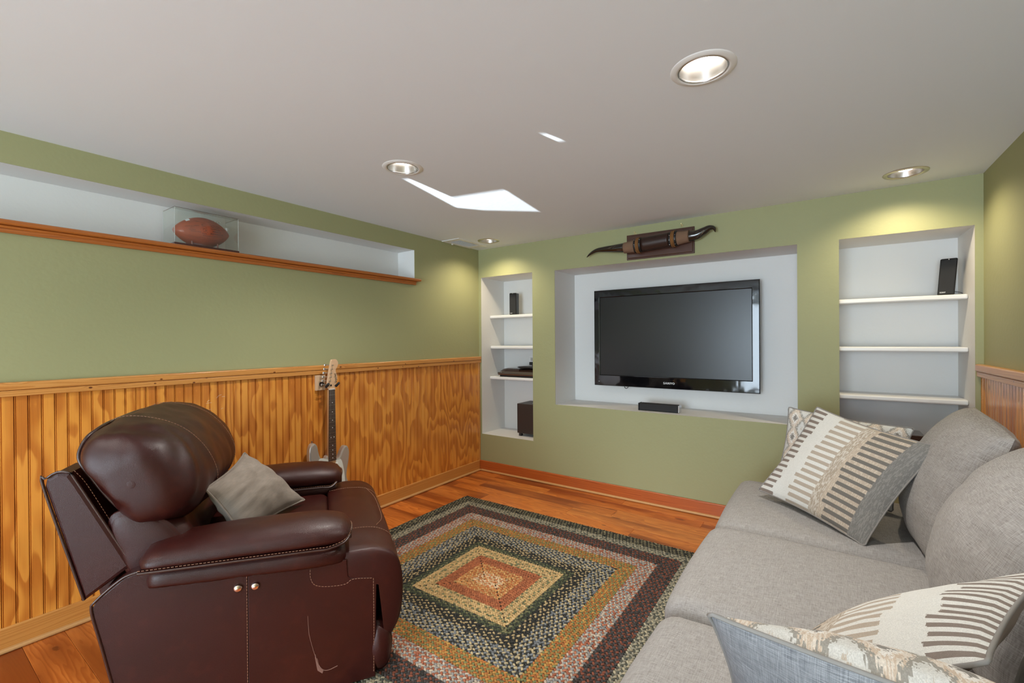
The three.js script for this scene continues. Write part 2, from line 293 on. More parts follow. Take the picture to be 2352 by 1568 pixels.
{
  const w = struct('wall_left'), s = poly([[-ZR - 0.2, -0.1], [0.4, -0.1], [0.4, H + 0.1], [-ZR - 0.2, H + 0.1]]), [z0, z1, y0, y1, dp] = SH, t = 0.02;
  s.holes.push(new THREE.Path([[-z1, y0], [-z1, y1], [-z0, y1], [-z0, y0]].map((p) => new THREE.Vector2(...p))));
  mesh('painted_wall', boxUV(extrude(s, SK).rotateY(Math.PI / 2)).translate(-SK, 0, 0), green, w);
  mesh('niche_lining', [box(-dp - t, -dp, y0 - t, y1 + t, z0 - t, z1 + t), box(-dp, -SK, y1, y1 + t, z0 - t, z1 + t), box(-dp, -SK, y0 - t, y0, z0 - t, z1 + t), box(-dp, -SK, y0, y1, z0 - t, z0), box(-dp, -SK, y0, y1, z1, z1 + t)], white, w);
  mesh('wall_core', box(-0.35, -0.25, -0.1, H + 0.1, -0.5, ZR + 0.2), white, w);
  beadboard(w, 0, 1, 0.022, ZR - 0.02);
  mesh('corner_strip', rbox(0, 0.014, 0.09, 1.045, 0.001, 0.022, 0.005), baseMat, w);
}
{ // pale scratches on the panelling above the recliner
  const w = scene.getObjectByName('wall_left'), m = std(new THREE.Color().setRGB(0.72, 0.62, 0.52), 0.8), g = [];
  for (let k = 0; k < 22; k++) { const z = 2.28 + rnd() * 0.55, y = 0.955 - (z - 2.28) * 0.16 - rnd() * 0.09, l = rr(0.008, 0.035), a = rr(-0.2, 0.9); g.push(tube([[0.0082, y, z], [0.0083, y + Math.sin(a) * l * 0.6, z - Math.cos(a) * l * 0.5], [0.0082, y + Math.sin(a) * l * 0.8, z - Math.cos(a) * l]], rr(0.0004, 0.0011), 6, false, 4)); }
  mesh('scratches', g, m, w).userData = { kind: 'stuff' };
}
function beadboard(wall, x, dir, z0, z1) { // grooved strips of plywood panelling, 40 mm apart
  const prof = [[0, 0.0015], [0.0012, 0.008], [0.0322, 0.008], [0.0336, 0.0025], [0.0342, 0.0025], [0.0356, 0.0066], [0.0376, 0.0066], [0.0392, 0.0015], [0.04, 0.0015]], y0 = 0.085, y1 = 1.046;
  for (let z = z0; z < z1 - 0.005; z += 0.04) {
    const pos = [], uv = [], k = Math.min(1, (z1 - z) / 0.04);
    const quad = (a, b, c, d) => { for (const q of [a, b, c, a, c, d]) { pos.push(q[0], q[1], q[2]); uv.push(q[2] + (dir < 0 ? 1.37 : 0), q[1]); } };
    for (let i = 0; i < prof.length - 1; i++) { const [a, da] = prof[i], [b, db] = prof[i + 1]; const A = [x + dir * da, y0, z + a * k], B = [x + dir * db, y0, z + b * k], C = [x + dir * db, y1, z + b * k], D = [x + dir * da, y1, z + a * k]; dir > 0 ? quad(B, A, D, C) : quad(A, B, C, D); }
    const g = new THREE.BufferGeometry(); g.setAttribute('position', new THREE.Float32BufferAttribute(pos, 3)); g.setAttribute('uv', new THREE.Float32BufferAttribute(uv, 2)); g.computeVertexNormals();
    mesh('strip', g, wain, wall);
  }
}
{
  const w = struct('wall_right');
  mesh('painted_wall', box(XR, XR + 0.1, -0.1, H + 0.1, -0.4, ZR + 0.2), green, w);
  beadboard(w, XR, -1, 0.022, 2.9);
  mesh('corner_strip', rbox(XR - 0.014, XR, 0.09, 1.047, 0.001, 0.022, 0.005), baseMat, w);
}
{ // rear wall behind the camera, with a glazed door and a small curtained window
  const w = struct('wall_rear'), s = poly([[-0.35, -0.1], [XR + 0.35, -0.1], [XR + 0.35, H + 0.1], [-0.35, H + 0.1]]);
  s.holes.push(new THREE.Path([[1.14, 0.06], [1.14, 2.06], [3.34, 2.06], [3.34, 0.06]].map((p) => new THREE.Vector2(...p))));
  s.holes.push(new THREE.Path([[0.3, 1.2], [0.3, 1.6], [1.06, 1.6], [1.06, 1.2]].map((p) => new THREE.Vector2(...p))));
  mesh('painted_wall', boxUV(extrude(s, 0.14)).translate(0, 0, ZR), green, w);
  const d = struct('door_1');
  mesh('door_frame', [box(1.14, 1.2, 0.06, 2.06, ZR, ZR + 0.1), box(3.28, 3.34, 0.06, 2.06, ZR, ZR + 0.1), box(2.2, 2.28, 0.06, 2.06, ZR, ZR + 0.1), box(1.14, 3.34, 2.0, 2.06, ZR, ZR + 0.1), box(1.14, 3.34, 0.06, 0.12, ZR, ZR + 0.1)], whiteGloss, d);
  const glass = phys(0xffffff, 0.02, { transmission: 1, thickness: 0, ior: 1.45 });
  mesh('glass_pane', box(1.2, 2.2, 0.12, 2.0, ZR + 0.05, ZR + 0.054), glass, d); mesh('glass_pane', box(2.28, 3.28, 0.12, 2.0, ZR + 0.05, ZR + 0.054), glass, d);
  const q = struct('window_2');
  mesh('window_frame', [box(0.3, 0.32, 1.2, 1.6, ZR + 0.03, ZR + 0.1), box(1.04, 1.06, 1.2, 1.6, ZR + 0.03, ZR + 0.1), box(0.32, 1.04, 1.58, 1.6, ZR + 0.03, ZR + 0.1), box(0.32, 1.04, 1.2, 1.22, ZR + 0.03, ZR + 0.1)], whiteGloss, q);
  // the curtain's gap is what the light on the ceiling shows
  const S = V(0.3, 0.9, 11.4), P = ([x, z]) => { const t = (11.4 - ZR - 0.02) / (11.4 - z); return new THREE.Vector2(S.x + (x - S.x) * t, S.y + (H - S.y) * t); };
  const cs = poly([[0.305, 1.205], [1.055, 1.205], [1.055, 1.595], [0.305, 1.595]]);
  const gap = [[0.897, 1.741], [0.932, 1.732], [0.903, 1.359], [1.244, 1.288], [1.171, 0.781], [0.88, 1.032], [0.774, 1.184]].map(P);
  cs.holes.push(new THREE.Path(gap.reverse()));
  cs.holes.push(new THREE.Path([[1.775, 1.77], [1.80, 1.76], [1.83, 1.655], [1.80, 1.66]].map(P).reverse()));
  const cu = mesh('curtain', boxUV(extrude(cs, 0.002)).translate(0, 0, ZR + 0.02), std(0x4c4a46, 0.95)); tag(cu, 'dark curtain with a ragged gap over the small rear window', 'curtain');
}
// trim
{
  const t = (n, g, m, parts) => { const o = struct(n); mesh('board', g, m, o); if (parts) parts(o); return o; };
  const railUV = (g) => { const uv = g.attributes.uv, p = g.attributes.position; for (let i = 0; i < uv.count; i++) uv.setXY(i, p.getZ(i), p.getY(i) + p.getX(i)); return g; };
  const backUV = (g) => { const uv = g.attributes.uv, p = g.attributes.position; for (let i = 0; i < uv.count; i++) uv.setXY(i, p.getX(i), p.getY(i) + p.getZ(i)); return g; };
  t('trim_1', railUV(rbox(0, 0.03, 1.0665, 1.1, 0.002, ZR - 0.01, 0.007, 3)), railMat, (o) => mesh('lower_board', railUV(rbox(0, 0.026, 1.041, 1.0655, 0.002, ZR - 0.01, 0.003)), railMat, o));
  t('trim_2', railUV(rbox(XR - 0.036, XR, 1.0735, 1.112, 0.002, ZR - 0.01, 0.008, 3)), railMat, (o) => mesh('lower_board', railUV(rbox(XR - 0.03, XR, 1.046, 1.0725, 0.002, ZR - 0.01, 0.003)), railMat, o));
  t('baseboard_left', railUV(rbox(0, 0.016, 0.001, 0.1, 0.017, ZR - 0.01, 0.006, 3)), baseMat, (o) => mesh('shoe_moulding', rbox(0.008, 0.032, 0.001, 0.018, 0.017, ZR - 0.01, 0.008, 3), shoeMat, o));
  t('baseboard_back', backUV(rbox(0.001, XR - 0.002, 0.001, 0.1, 0, 0.016, 0.006, 3)), redPine, (o) => mesh('shoe_moulding', rbox(0.03, XR - 0.02, 0.001, 0.018, 0.008, 0.032, 0.008, 3), shoeMat, o));
  t('baseboard_right', railUV(rbox(XR - 0.016, XR, 0.001, 0.1, 0.017, ZR - 0.01, 0.006, 3)), baseMat);
  // stained sill of the long recess: bullnosed board with an apron moulding below
  const ledge = phys(0xffffff, 0.34, { map: pineTex([186, 108, 44], [150, 78, 26], [150, 70, 20], []), clearcoat: 0.4, clearcoatRoughness: 0.2 });
  const o = struct('trim_3'), zA = 0.795, zB = 4.74;
  mesh('sill_board', railUV(rbox(-0.02, 0.045, 1.742, 1.763, zA, zB, 0.008, 3)), ledge, o);
  mesh('sill_underlay', railUV(box(-0.199, -0.02, 1.746, 1.7645, 0.832, zB - 0.05)), ledge, o);
  mesh('apron_moulding', [railUV(rbox(0, 0.018, 1.712, 1.742, zA + 0.035, zB - 0.03, 0.004)), railUV(rbox(0, 0.027, 1.729, 1.742, zA + 0.035, zB - 0.03, 0.006, 3))], ledge, o);
}

// ------------------------------------------------------------------ ceiling fittings
const bulbMat = new THREE.MeshStandardMaterial({ color: 0xffffff, emissive: new THREE.Color(1, 0.95, 0.86), emissiveIntensity: 3, roughness: 0.4 });
const lampLabels = ['white rimmed recessed ceiling lamp, glowing, over the space beside the sofa', 'white rimmed recessed ceiling lamp, glowing, over the recliner side of the rug', 'brushed nickel recessed lamp above the wide shelf alcove by the right wall', 'brushed nickel recessed lamp in the corner beside the air vent', 'white rimmed recessed ceiling lamp above the near end of the sofa', 'white rimmed recessed ceiling lamp behind the recliner, over the edge of the pale carpet', 'white rimmed recessed ceiling lamp in front of the glazed rear door', 'white rimmed recessed ceiling lamp in front of the small curtained window'];
LIGHTS.forEach(([x, z, kind], i) => {
  const o = thing('recessed_lamp', lampLabels[i], 'ceiling lamp', [x, H, z], 0, 'recessed lamps in the ceiling');
  const lat = (pts) => new THREE.LatheGeometry(pts.map((p) => new THREE.Vector2(...p)), 48);
  if (kind) {
    mesh('trim_ring', lat([[0.073, 0.0], [0.074, -0.004], [0.082, -0.006], [0.094, -0.003], [0.096, 0.0]]), nickel, o);
    mesh('reflector', lat([[0.074, -0.002], [0.068, 0.03], [0.056, 0.05], [0.05, 0.052]]), nickel, o);
    mesh('bulb', lat([[0, 0.014], [0.03, 0.017], [0.046, 0.026], [0.05, 0.05], [0.03, 0.09], [0, 0.1]]), bulbMat, o);
  } else {
    mesh('trim_ring', lat([[0.0765, -0.0005], [0.077, -0.005], [0.084, -0.006], [0.097, -0.003], [0.1, 0.0]]), whiteGloss, o);
    mesh('gimbal_ring', lat([[0.072, 0.004], [0.0715, -0.004], [0.0735, -0.0055], [0.0755, -0.004], [0.076, 0.003]]), chrome, o);
    mesh('reflector', lat([[0.072, 0.0], [0.0705, 0.012], [0.064, 0.034], [0.059, 0.05]]), nickel, o);
    mesh('bulb', lat([[0, 0.026], [0.03, 0.028], [0.052, 0.034], [0.057, 0.046], [0.03, 0.095], [0, 0.105]]), bulbMat, o);
  }
  mesh('housing', lat([[0.0775, 0.002], [0.0775, 0.12], [0, 0.125]]), std(0x9a9a98, 0.5), o);
  const L = new THREE.SpotLight(kind ? new THREE.Color(1, 0.85, 0.6) : new THREE.Color(1, 0.955, 0.89), kind ? 2.0 : z > 3 ? 3.0 : 6.0, 0, kind ? 1.25 : 1.18, kind ? 0.55 : 0.75, 2);
  L.position.set(0, kind ? 0.006 : 0.016, 0); L.target.position.set(0, -1, 0); L.castShadow = true; L.shadow.radius = 2; L.name = 'lamp_light'; o.add(L, L.target);
});
{
  const o = thing('air_vent', 'white stamped metal air vent in the ceiling corner', 'vent', [0.105, H, 0.325]);
  mesh('flange', (() => { const s = poly([[-0.1, -0.19], [0.1, -0.19], [0.1, 0.19], [-0.1, 0.19]]); s.holes.push(new THREE.Path([[-0.06, -0.13], [-0.06, 0.13], [0.06, 0.13], [0.06, -0.13]].map((p) => new THREE.Vector2(...p)))); return extrude(s, 0.006, 0.002).rotateX(Math.PI / 2).translate(0, 0, 0); })(), whiteGloss, o);
  for (let k = 0; k < 11; k++) mesh('louvre', new THREE.BoxGeometry(0.12, 0.0015, 0.02).rotateX(0.6).translate(0, -0.002, -0.12 + k * 0.024), whiteGloss, o);
  mesh('backing', box(-0.06, 0.06, 0.0005, 0.002, -0.13, 0.13), std(0x3a3a3a, 0.9), o);
  mesh('lever', box(-0.09, -0.082, -0.016, -0.004, 0.06, 0.075), whiteGloss, o);
}

// ------------------------------------------------------------------ alcove shelves
function shelf(x0, x1, top, zf, label, cat = 'shelf', group) {
  const o = thing('alcove_shelf', label, cat, [0, 0, 0], 0, group);
  mesh('board', rbox(x0 + 0.001, x1 - 0.001, top - 0.02, top, -NB + 0.001, zf + 0.006, 0.002), whiteGloss, o);
  mesh('bullnose', rbox(x0 + 0.001, x1 - 0.001, top - 0.028, top + 0.001, zf, zf + 0.02, 0.009, 3), whiteGloss, o);
}
shelf(NL[0], NL[1], 1.5, -0.155, 'white shelf in the narrow alcove under the small upright speaker');
shelf(NL[0], NL[1], 1.2, -0.162, 'empty white middle shelf in the narrow alcove');
shelf(NL[0], NL[1], 0.9, -0.148, 'white shelf in the narrow alcove carrying the dark disc receiver');
shelf(NR[0], NR[1], 1.5, -0.155, 'white top shelf in the wide alcove under the leaning speaker');
shelf(NR[0], NR[1], 1.2, -0.145, 'empty white shelf in the wide alcove, second from its top');
shelf(NR[0], NR[1], 0.9, -0.145, 'empty white shelf in the wide alcove just above the sofa back');
shelf(NR[0], NR[1], 0.6, -0.145, 'white lowest shelf in the wide alcove behind the sofa pillows');

// ------------------------------------------------------------------ television and audio
{
  const x0 = 1.096, x1 = 2.38, y0 = 0.858, y1 = 1.683, zf = -0.25, cx = (x0 + x1) / 2, cy = (y0 + y1) / 2;
  const o = thing('television', 'large flat black television with glossy bezel hung in the central alcove', 'television', [cx, y0, zf]);
  const w = x1 - x0, h = y1 - y0, s = poly([[-w / 2, 0], [w / 2, 0], [w / 2, h], [-w / 2, h]]), sl = -w / 2 + 0.053, sr = w / 2 - 0.053, sb = 0.093, st = h - 0.064;
  s.holes.push(new THREE.Path([[sl, sb], [sl, st], [sr, st], [sr, sb]].map((p) => new THREE.Vector2(...p))));
  mesh('bezel', extrude(s, 0.035, 0.006, 4).translate(0, 0, -0.035), bezelMat, o);
  mesh('screen', box(sl - 0.005, sr + 0.005, sb - 0.005, st + 0.005, -0.016, -0.009), phys(new THREE.Color().setRGB(0.006, 0.006, 0.0065), 0.3, { specularIntensity: 1, ior: 1.5 }), o);
  mesh('rear_shell', rbox(-w / 2 + 0.01, w / 2 - 0.01, 0.01, h - 0.01, -0.075, -0.033, 0.01), black, o);
  mesh('wall_bracket', box(-0.3, 0.3, 0.25, 0.6, -0.129, -0.075), black, o);
  mesh('logo', text('SANYO', 0.016).scale(1.25, 1, 1).translate(0.0, 0.045, 0), printWhite, o);
  mesh('indicator', box(-w / 2 + 0.04, -w / 2 + 0.05, 0.034, 0.037, 0, 0.0008), printWhite, o);
  mesh('cable', tube([[-0.39, 0.02, -0.05], [-0.385, -0.012, -0.05], [-0.37, -0.02, -0.05], [-0.355, -0.008, -0.05], [-0.35, 0.02, -0.05]], 0.003, 16), black, o);
}
{
  const o = thing('centre_speaker', 'long low black centre speaker on the ledge below the television', 'speaker', [1.705, 0.697, -0.085]);
  mesh('body', rbox(-0.152, 0.15, 0.001, 0.058, -0.06, 0.012, 0.012, 3), grille, o);
  mesh('end_cap', rbox(0.148, 0.157, 0.001, 0.059, -0.06, 0.014, 0.006, 3), chrome, o); mesh('end_cap', rbox(-0.157, -0.15, 0.001, 0.059, -0.06, 0.014, 0.004, 3), black, o);
}
function satellite(x, y, z, turn, tilt, label) {
  const o = thing('satellite_speaker', label, 'speaker', [x, y, z], turn);
  const lean = (g) => g.applyMatrix4(new THREE.Matrix4().makeRotationX(tilt));
  mesh('cabinet', lean(rbox(-0.037, 0.037, 0.002, 0.215, -0.05, 0.02, 0.008, 3)), blackGloss, o);
  mesh('grille', lean(rbox(-0.034, 0.034, 0.006, 0.205, 0.012, 0.024, 0.005, 3)), grille, o);
  mesh('logo', lean(text('SONY', 0.0068).translate(-0.014, 0.018, 0.0242)), printWhite, o);
  mesh('sensor_dot', lean(new THREE.SphereGeometry(0.004, 10, 8).translate(0, 0.2085, 0.019)), chrome, o);
  return o;
}
satellite(0.262, 1.5005, -0.215, 0.15, 0, 'small upright black speaker in the narrow alcove');
{ const o = satellite(3.345, 1.501, -0.215, -0.18, 0.0, 'black speaker leaning sideways in the wide alcove');
  o.children.forEach((c) => c.geometry.applyMatrix4(new THREE.Matrix4().makeShear(0, 0, 0.07, 0, 0, 0)));
  mesh('cable', tube([[0.03, 0.03, -0.05], [0.045, 0.022, -0.04], [0.06, 0.018, -0.04], [0.07, 0.012, -0.05]], 0.0015, 14), black, o); }
{
  const o = thing('disc_receiver', 'low dark brown disc receiver with a curved top in the narrow alcove', 'receiver', [0.33, 0.901, -0.23]);
  const brown = phys(new THREE.Color().setRGB(0.03, 0.016, 0.011), 0.12, { clearcoat: 0.8, clearcoatRoughness: 0.05 });
  const rings = []; for (let i = 0; i <= 24; i++) { const t = i / 24, x = -0.2 + 0.44 * t, e = Math.sqrt(Math.max(0, 1 - Math.pow(Math.abs(1 - 2 * Math.min(t, 1 - t) * 3.2 < 0 ? 0 : 1 - 2 * Math.min(t, 1 - t) * 3.2), 2))), hgt = 0.034 + 0.05 * e; rings.push([[0.1, 0.026], [0.108, 0.034], [0.1, 0.045], [0.06, hgt * 0.93], [0.0, hgt], [-0.1, hgt], [-0.11, 0.03], [-0.1, 0.02]].map(([z, y]) => V(x, y, z))); }
  mesh('upper_shell', toCreasedNormals(loft(rings), 0.6), brown, o);
  mesh('front_band', rbox(-0.198, 0.238, 0.018, 0.034, -0.09, 0.103, 0.004), phys(new THREE.Color().setRGB(0.09, 0.03, 0.012), 0.1, { clearcoat: 1 }), o);
  mesh('lower_shell', rbox(-0.185, 0.225, 0.0, 0.018, -0.09, 0.092, 0.005), black, o);
  mesh('logo', text('SONY', 0.007).translate(-0.165, 0.045, 0.1), printWhite, o);
}
{
  const o = thing('player_dock', 'small angular black dock on top of the disc receiver', 'dock', [0.43, 0.984, -0.2]);
  const s = poly([[-0.09, 0.012], [-0.05, 0], [0.09, 0.008], [0.09, 0.018], [0, 0.022], [-0.07, 0.02]]);
  mesh('tray', extrude(s, 0.1, 0.003).translate(0, 0.001, -0.05), black, o); mesh('upright', rbox(0.05, 0.085, 0.018, 0.06, -0.03, 0.0, 0.003), black, o);
}
{
  const o = thing('wall_socket', 'white wall socket with a plug at the back of the narrow alcove', 'socket', [0.372, 1.045, -NB]);
  mesh('plate', rbox(-0.035, 0.035, -0.05, 0.05, 0.0005, 0.006, 0.003), whiteGloss, o);
  mesh('receptacle', rbox(-0.017, 0.017, 0.004, 0.036, 0.006, 0.009, 0.003), std(0xb9b5ae, 0.5), o);
  mesh('plug', rbox(-0.014, 0.014, -0.036, -0.006, 0.006, 0.04, 0.004), black, o);
}
{
  const o = thing('subwoofer', 'dark brown box subwoofer on stub feet at the foot of the narrow alcove', 'subwoofer', [0.48, 0.3535, -0.165]);
  const brown = std(new THREE.Color().setRGB(0.035, 0.024, 0.02), 0.45);
  mesh('cabinet', rbox(-0.11, 0.11, 0.028, 0.305, -0.17, 0.06, 0.004), brown, o);
  mesh('top_port', new THREE.CylinderGeometry(0.045, 0.045, 0.004, 24).translate(0.06, 0.3065, -0.02), blackGloss, o);
  for (const [x, z] of [[-0.085, 0.035], [0.085, 0.035], [-0.085, -0.14], [0.085, -0.14]]) mesh('foot', rbox(x - 0.014, x + 0.014, 0.0005, 0.029, z - 0.014, z + 0.014, 0.003), black, o);
}
tag(mesh('cable_loop', tube([[0.25, 0.872, -0.374], [0.255, 0.855, -0.374], [0.275, 0.846, -0.374], [0.31, 0.858, -0.374], [0.325, 0.868, -0.374]], 0.0015, 20), black), 'thin dark wire loop hanging below the receiver shelf', 'cable');
{
  const o = thing('media_player', 'slim dark media player on the lowest shelf behind the sofa pillows', 'media player', [3.08, 0.6015, -0.22]);
  mesh('case', rbox(-0.17, 0.165, 0.006, 0.075, -0.12, 0.085, 0.004), phys(new THREE.Color().setRGB(0.05, 0.026, 0.02), 0.2, { clearcoat: 0.6 }), o);
  mesh('front_strip', rbox(-0.165, 0.16, 0.02, 0.04, 0.084, 0.087, 0.001), black, o);
  for (const [x, z] of [[-0.14, 0.06], [0.14, 0.06], [-0.14, -0.1], [0.14, -0.1]]) mesh('foot', rbox(x - 0.01, x + 0.01, 0, 0.007, z - 0.01, z + 0.01, 0.002), black, o);
}

// ------------------------------------------------------------------ mounted horns over the television
{
  const o = thing('mounted_horns', 'pair of polished dark horns mounted on a brown wooden plaque', 'horns', [1.75, 1.97, 0]);
  const plaqueMat = phys(new THREE.Color().setRGB(0.07, 0.026, 0.016), 0.25, { clearcoat: 0.5, clearcoatRoughness: 0.15 });
  mesh('plaque', [rbox(-0.256, 0.247, -0.098, 0.095, 0.001, 0.012, 0.003), rbox(-0.245, 0.236, -0.088, 0.085, 0.008, 0.022, 0.006, 3)], plaqueMat, o);
  const ZC = 0.065, cyl = (x0, x1, r0, r1, n = 10, mid = 0) => { const R = []; for (let i = 0; i <= n; i++) { const t = i / n, x = lerp(x0, x1, t), r = lerp(r0, r1, t) + mid * Math.sin(Math.PI * t), y = 0.004 + 0.035 * (x / 0.25) * 0.4; R.push(Array.from({ length: 24 }, (_, k) => V(x, y + r * Math.sin(k / 24 * 2 * Math.PI), ZC + r * Math.cos(k / 24 * 2 * Math.PI)))); } return loft(R); };
  mesh('leather_wrap', cyl(-0.115, 0.09, 0.052, 0.052), phys(new THREE.Color().setRGB(0.032, 0.014, 0.01), 0.4), o);
  const suede = std(new THREE.Color().setRGB(0.2, 0.115, 0.07), 0.95);
  mesh('suede_cuff', cyl(-0.255, -0.165, 0.041, 0.05, 10, -0.002), suede, o); mesh('suede_cuff', cyl(0.14, 0.225, 0.05, 0.043, 10, -0.002), suede, o);
  for (const [a, b] of [[-0.168, -0.115], [0.09, 0.143]]) {
    mesh('black_band', cyl(a, b, 0.0535, 0.0535), black, o);
    const rope = []; for (let k = 0; k < 3; k++) { const x = (a + b) / 2 - 0.008 + 0.008 * k, y = 0.004 + 0.014 * x / 0.25; rope.push(new THREE.TorusGeometry(0.0555, 0.0045, 6, 32).rotateY(Math.PI / 2).translate(x, y, ZC)); }
    mesh('rope_binding', rope, std(new THREE.Color().setRGB(0.22, 0.095, 0.025), 0.8), o);
    for (const x of [a + 0.007, b - 0.007]) for (const an of [-0.15, 0.5, -0.8]) mesh('stud', new THREE.SphereGeometry(0.0034, 8, 6).translate(x, 0.004 + 0.0537 * Math.sin(an), ZC + 0.0537 * Math.cos(an)), chrome, o);
  }
  const hornTex = dataTex(256, 64, (x, y) => mixc([26, 20, 16], [120, 98, 84], 0.8 * sstep(0.55, 0.8, fbm(x * 0.03, y * 0.5, 3)) * sstep(180, 60, x)), true);
  const hornMat = phys(0xffffff, 0.16, { map: hornTex, clearcoat: 0.8, clearcoatRoughness: 0.08 });
  for (const s of [-1, 1]) {
    const path = new THREE.CatmullRomCurve3(s < 0 ? [V(-0.24, -0.008, ZC), V(-0.33, -0.005, ZC), V(-0.42, 0.0, ZC - 0.005), V(-0.49, 0.0, ZC - 0.01), V(-0.545, -0.02, ZC - 0.012), V(-0.578, -0.045, ZC - 0.012)] : [V(0.215, 0.015, ZC), V(0.27, 0.018, ZC), V(0.32, 0.037, ZC), V(0.36, 0.055, ZC), V(0.385, 0.05, ZC - 0.005), V(0.394, 0.022, ZC - 0.008)]);
    const R = []; const n = 30; for (let i = 0; i <= n; i++) { const t = i / n, p = path.getPointAt(t), tg = path.getTangentAt(t), nn = V(-tg.y, tg.x, 0).normalize(), r = Math.max(0.0012, s < 0 ? 0.038 * Math.pow(1 - t, 0.5) * (1 - 0.3 * t) : 0.037 * Math.pow(1 - Math.pow(t, 1.7), 0.75)); R.push(Array.from({ length: 20 }, (_, k) => p.clone().addScaledVector(nn, r * Math.sin(k / 20 * 2 * Math.PI)).add(V(0, 0, r * Math.cos(k / 20 * 2 * Math.PI))))); }
    const g = loft(R), uv = g.attributes.uv; for (let i = 0; i < uv.count; i++) uv.setXY(i, uv.getY(i) / 0.36 * (s < 0 ? 1 : 1.3), uv.getX(i) / 0.2); mesh('horn', g, hornMat, o);
  }
}
[[1.559, 2.077, 'brass hook screwed into the wall above the plaque, over the longer horn'], [1.907, 2.091, 'brass hook screwed into the wall above the plaque, over the hooked horn']].forEach(([x, y, l]) => {
  const o = thing('wall_hook', l, 'hook', [x, y, 0]);
  mesh('ring', new THREE.TorusGeometry(0.007, 0.0016, 6, 16).translate(0.002, -0.006, 0.006), brass, o); mesh('screw', bar([-0.003, 0.008, 0], [-0.003, 0.006, 0.012], 0.003), brass, o);
});

